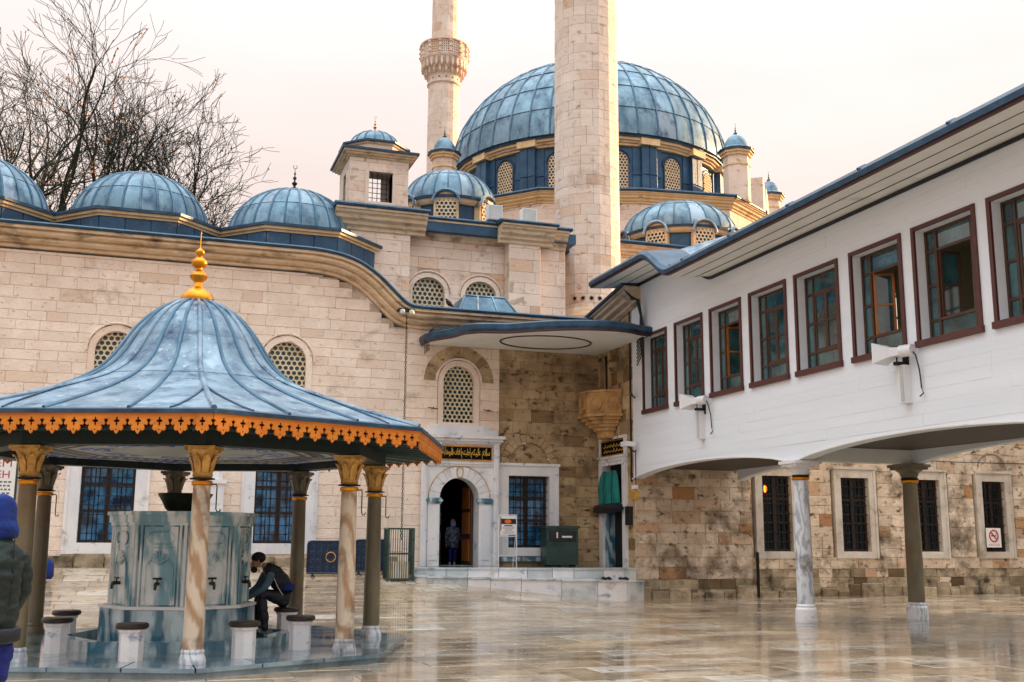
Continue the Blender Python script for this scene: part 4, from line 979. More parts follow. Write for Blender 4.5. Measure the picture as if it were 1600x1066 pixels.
# unseen return wing on the right, added to keep low sun off the court
FT = FU(27.0); rt = [(-24.5,-23.6),(-21.5,-20.6),(-18.5,-17.6),(-15.5,-14.6),(-12.5,-11.6),(-9.5,-8.6)]
ashlar(sb, FT, -26.5, 4.0, -.1, 6.6, lambda z: [(a-.3,b+.3) for a,b in rt] if 1.05 < z < 3.6 else [], 'stone_side', ch=(.3,.42), lw=(.6,1.3), rough=.02, limit=0)
for (a, b) in rt: grille_window(sb, FT, a, b, 1.27, 3.36, fr=.26, pane='glass_deep', nb=(3, 5))
moulding(sb, FT, -26.5, 4.0, CORN(.35,.4,6.8)); MB().slab([(26.6,-4),(33,-4),(33,27),(26.6,27)], 6.78, 6.95).build('roof', 'lead_dark', sb)  # cornice and roof of the added unseen wing
R = random.Random(21); a = 12.45
while a < 27:
    w = R.uniform(.3,.75); hh = R.uniform(.18,.42); b = block(FR, a+.01, a+w-.01, -.05, hh, R.uniform(.03,.11), .12, .03); cc = FR(a, 0, 0)
    o = bpy.data.objects.new('plinth_stone', b.mesh('plinth_stone', 'stone_low', cc)); COL.objects.link(o); o.parent = sb; o.location = cc-ORG[sb.name]; a += w
for (a, b) in sw_: grille_window(sb, FR, a, b, 1.27, 3.36, fr=.24, rc=.12, fm='frame_stone', pane='glass_deep', nb=(5, 8))
mb = MB(FR); mb.tube([(24.3+.52*cos(pi*i/14), .02, 3.78+.42*sin(pi*i/14)) for i in range(15)], .03, 5); mb.build('blind_arch', 'stone_low', sb)
mb = MB(FR); mb.tube([(16.02,.10,1.25),(16.02,.10,.0)], .045, 8); mb.build('downpipe', 'iron', sb)
# ================================================================== white timber gallery raised on columns
wg = thing('white_gallery', (13.9, 19, 3.2), 'white boarded first-floor gallery on stone columns with a row of brown-framed windows, right', 'building')
U0, U1 = 12.39, 15.4
FWf, FWb = FU(U0), FU(U1)
WIN = [(25.85,24.41),(23.98,22.52),(22.18,20.74),(20.40,18.92),(18.62,17.12),(16.76,15.26),(14.98,13.44),(13.18,11.66),(11.4,9.9)]
WZ0, WZ1 = 4.86, 6.96
def arch_line(v0, v1, zs, rise, n=14): return [(-(v0+(v1-v0)*i/n), zs+rise*(1-((2*i/n)-1)**2)**.8 if 0 < i < n else zs) for i in range(n+1)]
def wallpoly(arches, top):
    pts = []
    for (v0, v1) in arches:
        pts += arch_line(v0, v1, 3.16, .27)
    return pts+top
arF = [(26.62,19.14),(18.76,11.34),(10.98,6.0)]
topF = [(-6.0,7.78),(-21.9,7.78),(-22.5,7.95),(-23.1,8.4),(-23.5,8.5),(-26.62,8.5)]
def hole(v0, v1, e_=0): return [(-v0+e_, WZ0+e_), (-v1-e_, WZ0+e_), (-v1-e_, WZ1-e_), (-v0+e_, WZ1-e_)]
MB(FWf).extrude(wallpoly(arF, topF), 0, -.26, [hole(a, b, .07) for a, b in WIN]).build('front_wall', 'white', wg)
arB = [(25.9,19.14),(18.76,11.34),(10.98,6.0)]
MB(FWb).extrude(wallpoly(arB, [(-6.0,7.78),(-25.9,7.78)]), 0, .2, [hole(a, b, .07) for a, b in WIN[1:]]).build('back_wall', 'white', wg)
MB(FU(U1-.21)).extrude([(-6.0,3.6),(-6.0,7.3),(-26.4,7.3),(-26.4,3.6)], 0, -.008, [hole(a, b, .07) for a, b in WIN[1:]]).build('shade_lining', 'room', wg)  # dark sheet over the back wall, added to give the room its shade
MB().slab([(U0+.28,6),(U1-.22,6),(U1-.22,26.4),(U0+.28,26.4)], 3.57, 3.6).build('floor_boards', 'room', wg)
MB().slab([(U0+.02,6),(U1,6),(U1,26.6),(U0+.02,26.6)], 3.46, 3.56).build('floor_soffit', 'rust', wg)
MB().slab([(U0+.27,6),(U1-.2,6),(U1-.2,26.4),(U0+.27,26.4)], 7.3, 7.36).build('ceiling', 'room', wg)
MB().slab([(U0+.05,26.6),(U1,26.6),(U1,26.45),(U0+.05,26.45)], 3.56, 8.5).build('end_wall', 'white', wg)
# thin boards (the seams of the planking) below and above the windows
R = random.Random(4)
for (z0, z1) in ((3.5, 4.72), (7.06, 7.70)):
    z = z0; h = (z1-z0)/(6 if z1 < 5 else 3)
    while z < z1-.05:
        v = 26.5
        while v > 8:
            L = R.uniform(2.5, 4.2); b = block(FWf, -v+.004, -max(v-L, 8)-.004, z+.0015, z+h-.0015, .006, .008, .002); cc = FWf(-v, 0, z)
            o = bpy.data.objects.new('wall_board', b.mesh('wall_board', 'white', cc)); COL.objects.link(o); o.parent = wg; o.location = cc-ORG[wg.name]; v -= L
        z += h
# cross beams and thin edge bead along the arches
for v in (18.95, 11.16): MB().box(U0+.1, U1-.1, v-.14, v+.14, 3.17, 3.47).build('cross_beam', 'soffit', wg)
for ar in arF: MB(FWf).tube([(p[0], .012, p[1]+.015) for p in arch_line(ar[0], ar[1], 3.16, .27)], .022, 5).build('arch_bead', 'soffit', wg)
MB(FWf).box(-26.68,-26.60,-.05,.03,3.1,8.4).build('corner_strip', 'cable', wg)
# windows
for i, (va, vb) in enumerate(WIN):
    a0, a1 = -va, -vb; mb = MB(FWf); t = .075
    mb.box(a0,a0+t,-.01,.035,WZ0,WZ1); mb.box(a1-t,a1,-.01,.035,WZ0,WZ1); mb.box(a0+t,a1-t,-.01,.03,WZ1-t,WZ1); mb.box(a0-.02,a1+.02,-.01,.07,WZ0-.02,WZ0+.09)
    win = mb.build('window', 'brown', wg)
    b0, b1, z0, z1 = a0+t, a1-t, WZ0+.09, WZ1-t
    fr = MB(FWf); D0, D1 = -.25, -.19
    m = .05; s0, s1 = b0+.27, b1-.27; zb, zt = z0+.32, z1-.40; mid = (b0+b1)/2
    for (p, q, s, u) in ((b0,b0+m,z0,z1),(b1-m,b1,z0,z1),(s0-m/2,s0+m/2,z0,z1),(s1-m/2,s1+m/2,z0,z1)): fr.box(p,q,D0,D1,s,u)
    for (z, p, q) in ((z0,b0+m,s0-m/2),(z0,s0+m/2,s1-m/2),(z0,s1+m/2,b1-m),(z1-m,b0+m,s0-m/2),(z1-m,s0+m/2,s1-m/2),(z1-m,s1+m/2,b1-m),(zb,b0+m,s0-m/2),(zb,s0+m/2,s1-m/2),(zb,s1+m/2,b1-m),(zt,b0+m,s0-m/2),(zt,s0+m/2,s1-m/2),(zt,s1+m/2,b1-m),((zb+zt)/2,b0+m,s0-m/2),((zb+zt)/2,s1+m/2,b1-m)):
        fr.box(p,q,D0,D1-.004,z,z+m)
    fr.build('window_frame', 'wood', win)
    zc = (zb+zt)/2
    for (p, q) in ((b0+m, s0-m/2), (s1+m/2, b1-m)):
        for (s, u) in ((z0+m, zb), (zb+m, zc), (zc+m, zt), (zt+m, z1-m)):
            MB(FWf).box(p, q, -.225, -.215, s, u).build('pane', 'glass_hall', win)
    MB(FWf).box(s0+m/2, s1-m/2, -.225, -.215, zt+m, z1-m).build('pane', 'glass_hall', win)
    MB(FWf).box(s0+m/2, s1-m/2, -.225, -.215, z0+m, zb).build('pane', 'glass_hall', win)
    def sash(F_, p, q, mat='wood', nm='sash'):
        mb = MB(F_); f_ = .045
        mb.box(p,p+f_,-.235,-.20,zb+m,zt); mb.box(q-f_,q,-.235,-.20,zb+m,zt); mb.box(p+f_,q-f_,-.235,-.20,zb+m,zb+m+f_); mb.box(p+f_,q-f_,-.235,-.20,zt-f_,zt); mb.box(p+f_,q-f_,-.232,-.203,zc,zc+.035)
        s_ = mb.build(nm, mat, win)
        MB(F_).box(p+f_, q-f_, -.222, -.216, zb+m+f_, zc).build('sash_glass', 'glass_hall', win); MB(F_).box(p+f_, q-f_, -.222, -.216, zc+.035, zt-f_).build('sash_glass', 'glass_hall', win)
    lo, hi = s0+m/2+.004, s1-m/2-.004
    if i not in (2, 5, 6): sash(FWf, lo, mid); sash(FWf, mid+.003, hi)
    else:
        # open leaves swung inwards
        for (hg, sg) in ((lo, 1), (hi, -1)):
            if i == 2 and sg == 1: pass
            base_ = FWf(hg, -.22, 0); ang = {2:1.35, 5:1.0, 6:1.5}[i]
            d_ = Vector((0,-1,0))*sg*cos(ang)+Vector((1,0,0))*sin(ang); w_ = (hi-lo)/2
            Fo = Frame(base_+Vector((0,0,0)), d_, Vector((-d_.y, d_.x, 0))); Fo.o = base_+Fo.n*.2
            sash(Fo, 0, w_, 'wood_gold' if i in (2, 5) else 'wood', 'open_sash')
for i, (va, vb) in enumerate(WIN[1:]):
    fr = MB(FWb)
    for k in range(5): a = -va+.07+(va-vb-.18)*k/4; fr.box(a, a+.04, .02, .08, WZ0+.07, WZ1-.07)
    for k in range(5): z = WZ0+.07+(WZ1-WZ0-.18)*k/4; fr.box(-va+.07, -vb-.07, .025, .075, z, z+.04)
    fr.build('rear_window_frame', 'wood', wg)
# roof: soffit, lead edge, sheet
def S_(v): return .72*sm((v-22.0)/1.5)
vs_ = [6, 9, 12, 15, 18, 20, 21.4]+[22+.15*k for k in range(11)]+[24.2, 25.2, 26.7]
UE = 11.25
def strip(name, mat, prof, x0=0):
    mb = MB(); k = len(prof); vsx = []
    for v in vs_:
        for (u, z) in prof: vsx.append((u, v, z+S_(v)))
    n = len(vs_); fs = [(i*k+j, i*k+(j+1) % k, (i+1)*k+(j+1) % k, (i+1)*k+j) for i in range(n-1) for j in range(k)]
    fs += [tuple(range(k)), tuple((n-1)*k+j for j in reversed(range(k)))]
    return mb.add(vsx, fs).build(name, mat, wg, smooth=35)
strip('eave_soffit', 'soffit', [(UE+.03,7.66),(U0+.02,7.74),(U0+.02,7.80),(UE+.03,7.72)])
strip('eave_fascia', 'brown', [(UE-.02,7.66),(UE+.035,7.66),(UE+.035,7.74),(UE-.02,7.74)])
strip('eave_lead', 'lead_edge', [(UE-.06,7.70),(UE-.02,7.70),(UE+.02,7.86),(U0,8.02),(U0,8.04),(UE+.02,7.90),(UE-.07,7.80)])
strip('roof_sheet', 'lead_roof', [(UE+.0,7.87),(12.2,8.0),(13.9,8.62),(15.7,8.1),(16.4,7.95),(16.4,7.85),(13.9,8.4),(12.2,7.92)])
strip('soffit_batten', 'cable', [(11.62,7.678),(11.64,7.679),(11.64,7.69),(11.62,7.689)])
strip('soffit_batten', 'cable', [(12.02,7.703),(12.04,7.704),(12.04,7.715),(12.02,7.714)])
strip('wall_head_moulding', 'cable', [(U0-.035,7.66),(U0+.01,7.66),(U0+.01,7.74),(U0-.035,7.73)])
R = random.Random(8)
for v in (10.5, 12.6, 14.8, 17, 19.2, 21.3):
    mb = MB(); mb.tube([(UE-.05, v, 7.85), (UE+.1, v, 7.93), (12.2, v, 8.05), (13.9, v, 8.66)], .03, 5); mb.build('roof_seam', 'lead_edge', wg)
for v in (22.05, 24.2): MB().tube([(UE+.02, v, 7.9+S_(v)), (12.2, v, 8.03+S_(v)), (13.9, v, 8.65+S_(v))], .03, 5).build('roof_seam', 'lead_edge', wg)
# columns
def column(name, c, z0, h, r, mshaft, mcap, label, cap='plain', group=None, plinth=True, parent=None, base='marble'):
    t = thing(name, (c[0], c[1], z0), label, 'column', group) if parent is None else parent
    H0 = .30 if plinth else .14
    sh = MB().lathe([(r*1.02,z0+H0),(r,z0+h*.5),(r*.88,z0+h-.38)], 20, c).build('column_shaft', mshaft, t, smooth=40)
    if plinth: MB().lathe([(r*1.32,z0-.02),(r*1.34,z0+.02),(r*1.28,z0+.24),(r*1.12,z0+.28),(r*1.16,z0+.31),(r*1.04,z0+.34)], 16, c).build('column_base', base, t, smooth=30)
    else: MB().lathe([(r*1.35,z0-.02),(r*1.38,z0+.05),(r*1.28,z0+.10),(r*1.10,z0+.12),(r*1.12,z0+.15),(r*1.02,z0+.17)], 16, c).build('column_base', mshaft, t, smooth=30)
    zt = z0+h-.38
    MB().lathe([(r*.95,zt),(r*1.08,zt+.02),(r*1.08,zt+.05),(r*.95,zt+.07)], 20, c).build('gilt_ring', 'gold', t, smooth=30)
    MB().lathe([(r*.93,zt+.07),(r*1.12,zt+.08),(r*1.12,zt+.095),(r*.95,zt+.11)], 20, c).build('iron_ring', 'iron', t, smooth=30)
    return t
for (cc, z, ms, mcap, lab) in (((12.56,18.95), 0, 'col_grey', 'marble', 'white marble column at the outer edge under the white gallery, nearer the steps'), ((15.22,18.95), 0, 'col_dark', 'col_dark', 'dark weathered column at the inner edge under the white gallery')):  # the inner column's dark marble stands in for shade under the gallery
    t = column('gallery_column', cc, z, 3.16, .165, ms, mcap, lab, base='marble' if ms == 'col_grey' else 'col_grey')
    zt = 2.78+.11
    MB().lathe([(.16,zt),(.17,zt+.03),(.20,zt+.10),(.27,zt+.15),(.27,zt+.17)], 16, cc).build('capital', mcap, t, smooth=30)
    MB().box(cc[0]-.27, cc[0]+.27, cc[1]-.27, cc[1]+.27, zt+.165, 3.16).build('abacus', mcap, t)
    MB().box(cc[0]-.31, cc[0]+.31, cc[1]-.31, cc[1]+.31, 3.105, 3.165).build('abacus_slab', mcap, t)
# ================================================================== ablution kiosk
KC = (.54, 16.46); KR = -.36; ZP = .12
kio = thing('ablution_kiosk', (KC[0], KC[1], 0), 'octagonal ablution kiosk with bell-shaped lead roof and orange fretwork eaves on marble columns', 'kiosk')
def kv(k, r): return octo(k, KC, r, KR)
# platform
MB().slab([kv(k, 3.32) for k in range(8)], -.06, ZP-.05).build('platform_base', 'marble_wet', kio)
for k in range(8):                                   # slabs: outer ring and inner ring
    p, q = kv(k, 3.36), kv(k+1, 3.36); a, b = kv(k, 2.35), kv(k+1, 2.35); c, d = kv(k, 1.3), kv(k+1, 1.3)
    L = lambda s, t, f: (s[0]+(t[0]-s[0])*f, s[1]+(t[1]-s[1])*f)
    for (u, v, w, x, n) in ((p,q,b,a,3),(a,b,d,c,2)):
        for i in range(n):
            g_ = .006/1.5; f0, f1 = i/n+g_, (i+1)/n-g_; MB().slab([L(u,v,f0),L(u,v,f1),L(x,w,f1),L(x,w,f0)], ZP-.05, ZP+.001*(i % 2)).build('platform_slab', 'marble_wet', kio)
# columns
cm = ['col_orange','col_orange','col_dark','col_dark','col_dark','col_dark','col_grey','col_dark']
for k in range(8):
    c = kv(k, 2.8); r = .120; H = 2.59; col = MB(); Z = ZP
    sh = MB().lathe([(r*1.05,Z+.12),(r*1.0,Z+.8),(r*.86,Z+2.10)], 24, c).build('column', cm[k], kio, smooth=50)
    MB().lathe([(r*1.32,Z),(r*1.34,Z+.03),(r*1.25,Z+.07),(r*1.12,Z+.11),(r*1.16,Z+.14),(r*1.04,Z+.17)], 20, c).build('column_base', 'col_grey' if k in (0,1,2,7) else 'col_dark', sh, smooth=30)
    zt = Z+2.10
    MB().lathe([(r*.90,zt-.02),(r*1.04,zt-.01),(r*1.04,zt+.03),(r*.9,zt+.04)], 24, c).build('gilt_ring', 'gold', sh, smooth=30)
    MB().lathe([(r*.90,zt+.05),(r*1.25,zt+.055),(r*1.25,zt+.07),(r*.9,zt+.075)], 24, c).build('iron_ring', 'iron', sh, smooth=30)
    mt = 'gilt_paint' if k in (0,1,7,2) else 'col_dark'
    cap = MB().lathe([(r*.88,zt+.07),(r*1.0,zt+.10),(r*.92,zt+.13),(r*.98,zt+.22),(r*1.18,zt+.33),(r*1.5,zt+.41)], 32, c, mod=lambda t, z, rr: 1+.05*cos(12*t)*(1 if zt+.12 < z < zt+.36 else .2)).build('capital', mt, sh, smooth=30)
    for q in range(8):
        th = q*pi/4+.2; rr = 1.0 if q % 2 else 1.1
        Fk = radial(c, r*.98, th); mb = MB(Fk)
        mb.add([(-.035,0,zt+.14),(.035,0,zt+.14),(.05,.02,zt+.24),(.0,.035,zt+.27),(-.05,.02,zt+.24),(.035,.06,zt+.33),(-.035,.06,zt+.33),(0,.085*rr,zt+.35),(0,.07*rr,zt+.31)], [(0,1,2,3,4),(4,3,2,5,7,6),(5,7,8),(6,8,7)])
        mb.build('acanthus_leaf', mt, cap)
    R2 = Matrix.Rotation(KR, 3, 'Z')
    def sq(h, z0, z1):
        pts = []
        for i in range(4):
            a0_ = KR+i*pi/2; 
            for s_ in (-1, -.55, 0, .55):
                dd = h*(1-.14*(1-s_*s_)) if abs(s_) < 1 else h
                x, y = (s_*h, -dd) if abs(s_) < 1 else (-h, -h)
                pts.append((c[0]+x*cos(a0_)-y*sin(a0_), c[1]+x*sin(a0_)+y*cos(a0_)))
        return pts
    MB().slab(sq(.19, 0, 0), zt+.41, zt+.455).build('abacus', mt, sh); MB().slab(sq(.165, 0, 0), zt+.385, zt+.412).build('abacus', mt, sh)
    if k in (0, 1, 2, 5):
        Fk = radial(c, r*.9, -.4 if k in (1,2) else -.2); MB(Fk).tube([(0,0,zt),(0,.06,zt),(0,.07,zt-.02),(0,.07,zt-.3),(0,.085,zt-.33),(0,.11,zt-.33),(0,.125,zt-.30)], .008, 5).build('iron_hook', 'iron', sh)
# entablature beams, eave soffit, ceiling
ZT = 2.69
for k in range(8):
    a, b, c, d = kv(k, 2.66), kv(k+1, 2.66), kv(k+1, 2.96), kv(k, 2.96)
    MB().slab([a,b,c,d], ZT, ZT+.22).build('lintel', 'dkgreen', kio)
    e0, e1, e2, e3 = kv(k, 2.965), kv(k+1, 2.965), kv(k+1, 3.80), kv(k, 3.80)
    mb = MB(); mb.add([(e0[0],e0[1],2.86),(e1[0],e1[1],2.86),(e2[0],e2[1],2.80),(e3[0],e3[1],2.80),(e0[0],e0[1],2.90),(e1[0],e1[1],2.90),(e2[0],e2[1],2.84),(e3[0],e3[1],2.84)], [(0,1,2,3),(7,6,5,4),(0,4,5,1),(1,5,6,2),(2,6,7,3),(3,7,4,0)])
    mb.build('eave_soffit', 'dkgreen', kio)
    for i in range(7):                                # boards under the eaves
        f = (i+.5)/7; p = (e0[0]+(e1[0]-e0[0])*f, e0[1]+(e1[1]-e0[1])*f); q = (e3[0]+(e2[0]-e3[0])*f, e3[1]+(e2[1]-e3[1])*f)
        MB().tube([(p[0],p[1],2.855),(q[0],q[1],2.795)], .014, 4).build('soffit_rib', 'metal_green', kio)
MB().slab([kv(k, 2.655) for k in range(8)], 2.80, 2.84).build('ceiling', 'ceil', kio)
ce = None
mb = MB()
for k in range(8):
    for (r0, r1) in ((2.30, 2.62), (1.1, 1.5)):
        p, q, s, t = kv(k, r0), kv(k+1, r0), kv(k+1, r1), kv(k, r1)
        f = lambda a, b, x: (a[0]+(b[0]-a[0])*x, a[1]+(b[1]-a[1])*x)
        A = [f(p,q,.0), f(p,q,.42), f(t,s,.30), f(t,s,0)] ; B = [f(p,q,.58), f(p,q,1), f(t,s,1), f(t,s,.70)]
        for g_ in (A, B): mb.add([(x, y, 2.796) for x, y in g_], [(0,1,2,3)])
mb.build('ceiling_arabesque', 'ceil_blue', kio)
mb = MB()
for k in range(8):                                     # key-pattern border
    for (r0, r1) in ((2.16, 2.24), (1.66, 1.74)):
        p, q, s, t = kv(k, r0), kv(k+1, r0), kv(k+1, r1), kv(k, r1); mb.add([(x, y, 2.794) for x, y in (p,q,s,t)], [(0,1,2,3)])
    p, q = kv(k, 1.94), kv(k+1, 1.94); ed = Vector((q[0]-p[0], q[1]-p[1])); L = ed.length; ed /= L; nr = Vector((ed.y, -ed.x))
    if nr.dot(Vector((p[0]-KC[0], p[1]-KC[1]))) < 0: nr = -nr
    n = 9
    for i in range(n):
        s0 = L*(i+.08)/n; w = L/n
        for (x0, x1, y0, y1) in ((0, .5*w, .05, .10), (.5*w-.06, .5*w, -.10, .10), (.5*w, .95*w, -.10, -.05), (.25*w, .31*w, -.04, .07)):
            mb.add([(p[0]+ed.x*(s0+x)+nr.x*y, p[1]+ed.y*(s0+x)+nr.y*y, 2.793) for x, y in ((x0,y0),(x1,y0),(x1,y1),(x0,y1))], [(0,1,2,3)])
mb.build('ceiling_key_border', 'black', kio)
# roof: octagonal flare blending into a bell dome
prof = [(3.86,3.02),(3.3,3.18),(2.7,3.36),(2.1,3.56),(1.72,3.70),(1.48,3.82),(1.30,3.95),(1.16,4.10),(1.04,4.28),(.94,4.44),(.82,4.60),(.68,4.76),(.52,4.89),(.34,4.99),(.17,5.05),(.10,5.06)]
def PR(t):
    t = max(0, min(1, t))*(len(prof)-1); i = min(int(t), len(prof)-2); f = t-i
    a, b, c, d = prof[max(i-1,0)], prof[i], prof[i+1], prof[min(i+2, len(prof)-1)]
    h = lambda k: .5*(2*b[k]+(c[k]-a[k])*f+(2*a[k]-5*b[k]+4*c[k]-d[k])*f*f+(3*b[k]-a[k]-3*c[k]+d[k])*f**3)
    return h(0), h(1)
def rpt(t, th, lift=0):
    r, z = PR(t); w = sm((r-1.2)/1.3)
    ph = ((th-KR-pi/8-(-pi/2)) % (pi/4))
    m = cos(pi/8)/cos(ph-pi/8)
    rr = r*(1-w+w*m)
    return (KC[0]+rr*cos(th), KC[1]+rr*sin(th), z+lift)
def th_of(s):                                         # s in eighths: corner to corner, evenly along the side
    k = int(math.floor(s)); f = s-k; x = (2*f-1)*math.tan(pi/8); return -pi/2+pi/8+KR+k*pi/4+pi/8+math.atan(x)
vs = []; fs = []; NT, NS = 45, 64
for j in range(NT+1):
    for i in range(NS): vs.append(rpt(j/NT, th_of(i/8)))
for j in range(NT):
    for i in range(NS): fs.append((j*NS+i, j*NS+(i+1) % NS, (j+1)*NS+(i+1) % NS, (j+1)*NS+i))
roof = MB().add(vs, fs).build('roof', 'lead_roof', kio, smooth=50)
vs = [(x, y, z-.03) for x, y, z in [rpt(0, th_of(i/8)) for i in range(64)]]+[(KC[0]+(x-KC[0])*.98, KC[1]+(y-KC[1])*.98, z-.10) for x, y, z in [rpt(0, th_of(i/8)) for i in range(64)]]
bands = [0, .30, .575, 1.0]                            # three tiers of lead sheets
for s3 in range(24):
    s0, s1 = s3/3, (s3+1)/3
    for (t0, t1) in zip(bands, bands[1:]):
        v_ = []; f_ = []; n, m = 4, 9
        for j in range(m+1):
            t = t0+(t1-t0)*j/m
            for i in range(n+1):
                s = s0+.008+(s1-s0-.016)*i/n; v_.append(rpt(t, th_of(s), .014-.008*j/m))
        for j in range(m):
            for i in range(n): f_.append((j*(n+1)+i, j*(n+1)+i+1, (j+1)*(n+1)+i+1, (j+1)*(n+1)+i))
        b = len(v_)
        for i in range(n+1): s = s0+.008+(s1-s0-.016)*i/n; v_.append(rpt(t0, th_of(s), -.004))
        for i in range(n): f_.append((b+i, b+i+1, i+1, i))
        MB().add(v_, f_).build('lead_sheet', 'lead_roof', roof, smooth=50)
    corner = s3 % 3 == 0
    pts = [rpt(t/30*(.985 if corner else .98), th_of(s0), .02) for t in range(31)]
    MB().tube(pts, [.036 if corner else .026]*24+[.022]*7, 6).build('seam_roll', 'lead_roof' if corner else 'lead_roll', roof, smooth=60)
for k in range(8):                                     # little forked seams at each corner of the flare
    for sg in (-1, 1):
        pts = [rpt(.17-.17*j/6, th_of(k+sg*.17*j/6), .022) for j in range(7)]; MB().tube(pts, .014, 5).build('corner_seam', 'lead_edge', roof)
mb = MB(); ring = [rpt(0, th_of(i/8)) for i in range(64)]; n = 64
mb.add([(x,y,z+.02) for x,y,z in ring]+[(KC[0]+(x-KC[0])*1.012, KC[1]+(y-KC[1])*1.012, z+.0) for x,y,z in ring]+[(KC[0]+(x-KC[0])*1.012, KC[1]+(y-KC[1])*1.012, z-.045) for x,y,z in ring]+[(KC[0]+(x-KC[0])*.985, KC[1]+(y-KC[1])*.985, z-.05) for x,y,z in ring], [(k*n+i, k*n+(i+1) % n, (k+1)*n+(i+1) % n, (k+1)*n+i) for k in range(3) for i in range(n)])
mb.build('eave_lead_edge', 'lead_edge', kio)
# finial
MB().lathe([(.02,5.02),(.24,5.04),(.25,5.07),(.24,5.12),(.19,5.20),(.10,5.26),(.075,5.30),(.06,5.36)], 20, KC).build('finial_base', 'gold', kio, smooth=40)
fi = MB().lathe([(.06,5.34),(.075,5.37),(.12,5.41),(.135,5.45),(.11,5.50),(.06,5.53),(.05,5.55),(.05,5.57),(.10,5.60),(.12,5.65),(.11,5.69),(.05,5.74),(.035,5.76),(.06,5.79),(.07,5.82),(.06,5.85),(.02,5.88),(.008,5.90),(.006,6.12),(.002,6.16)], 16, KC).build('finial', 'gold', kio, smooth=40)
# fretwork valance boards
SL = 2*3.86*sin(pi/8); NF = 12; W_ = SL/NF; hw = W_/2
half = [(1,0),(1,.26),(.93,.34),(.84,.30),(.80,.38),(.90,.46),(.92,.54),(.78,.60),(.64,.55),(.56,.60),(.62,.70),(.58,.80),(.40,.86),(.30,.80),(.22,.84),(.12,.93),(0,1.0)]
HF = .25
outl = [(x*hw*.995, 2.985-HF*y) for x, y in half]; outl = outl+[(-x, z) for x, z in outl[-2::-1]]
hh = [(0,.20),(.10,.28),(.07,.34),(.22,.36),(.30,.42),(.20,.47),(.08,.46),(.10,.56),(0,.66)]
hole1 = [(x*hw, 2.985-HF*y) for x, y in hh]; hole1 = hole1+[(-x, z) for x, z in hole1[-2:0:-1]]
hole2 = [(.035*hw*math.cos(t)*2, 2.985-HF*.80+.012*math.sin(t)) for t in [i*pi/3 for i in range(6)]]
Ff = Frame((0,0,0),(1,0,0),(0,-1,0))
fb = MB(Ff).extrude(outl, .012, -.012, [hole1, hole2]); fme = fb.mesh('fretwork_board', M['orange'])
for k in range(8):
    p, q = kv(k, 3.86), kv(k+1, 3.86); th = atan2(q[1]-p[1], q[0]-p[0])
    for i in range(NF):
        f = (i+.5)/NF; inst('fretwork_board', fme, kio, (p[0]+(q[0]-p[0])*f, p[1]+(q[1]-p[1])*f, 0), th)
    r = Vector((q[0]-p[0], q[1]-p[1], 0)); L = r.length; r.normalize(); Fk = Frame((p[0],p[1],0), r, (r.y,-r.x,0))
    MB(Fk).box(0, L, -.03, .016, 2.95, 2.995).build('fascia_rail', 'orange', kio)

# ================================================================== marble fountain
ft = thing('ablution_fountain', (KC[0], KC[1], ZP), 'octagonal carved marble fountain with brass taps in the middle of the kiosk', 'fountain')
def fr_(k, ap): r = ap/cos(pi/8); return octo(k, KC, r, KR)
MB().slab([fr_(k, .87) for k in range(8)], ZP, 1.86).build('body', 'marble_blue', ft)
MB().slab([fr_(k, .98) for k in range(8)], ZP, .62).build('splash_plinth', 'marble_blue', ft)
MB().slab([fr_(k, 1.0) for k in range(8)], .62, .66).build('plinth_cap', 'marble', ft)
for (ap, z0, z1) in ((.91,1.74,1.78),(.935,1.78,1.88),(.965,1.88,1.93)): MB().slab([fr_(k, ap) for k in range(8)], z0, z1).build('top_moulding', 'marble_carved', ft)
for k in range(8):
    p, q = fr_(k, .87), fr_(k+1, .87); r = Vector((q[0]-p[0], q[1]-p[1], 0)); L = r.length; r.normalize(); Fk = Frame((p[0],p[1],0), r, (r.y,-r.x,0))
    for (a, b) in ((.0,.05),(.075,.11),(L-.11,L-.075),(L-.05,L)): MB(Fk).tube([((a+b)/2, .012, .66),((a+b)/2, .012, 1.74)], (b-a)/2, 8).build('corner_reed', 'marble_carved', ft)
    pan = MB(Fk).box(.13, L-.13, 0, .02, .68, 1.72).build('carved_panel', 'marble_carved', ft); c = L/2
    mb = MB(Fk)
    # framed oval cartouche, ogee arch outline and shell
    ov = [(c+(.085+.10)*(1 if cos(t) > 0 else -1)*min(1, abs(cos(t))**.6), .03, 1.57+.085*sin(t)) for t in [i*pi/12 for i in range(25)]]
    mb.tube(ov, .011, 5); mb.tube([(.16,.022,1.44),(L-.16,.022,1.44)], .012, 5)
    og = [(.17,.68),(.17,1.15),(.19,1.23),(.24,1.28),(.30,1.29),(.33,1.26)]
    mb.tube([(a,.03,z) for a, z in og], .013, 5); mb.tube([(L-a,.03,z) for a, z in og], .013, 5)
    for i in range(7):
        t = pi*(i+.5)/7; mb.tube([(c, .03, 1.21), (c+.07*cos(t), .05, 1.25+.08*sin(t)), (c+.115*cos(t), .035, 1.28+.12*sin(t))], [.012,.022,.014], 5)
    mb.build('shell_relief', 'marble_carved', pan)
    tap = MB(Fk); tap.tube([(c,.0,.96),(c,.12,.96)], [.022,.026], 8).tube([(c,.11,.97),(c,.13,.93),(c,.135,.88)], [.026,.022,.018], 8).tube([(c,.07,.96),(c,.07,1.03)], .012, 6).tube([(c-.06,.07,1.03),(c+.06,.07,1.03)], .014, 6).tube([(c,0,.96),(c,.012,.96)], .05, 10)
    tap.build('tap', 'bronze', ft, smooth=40)
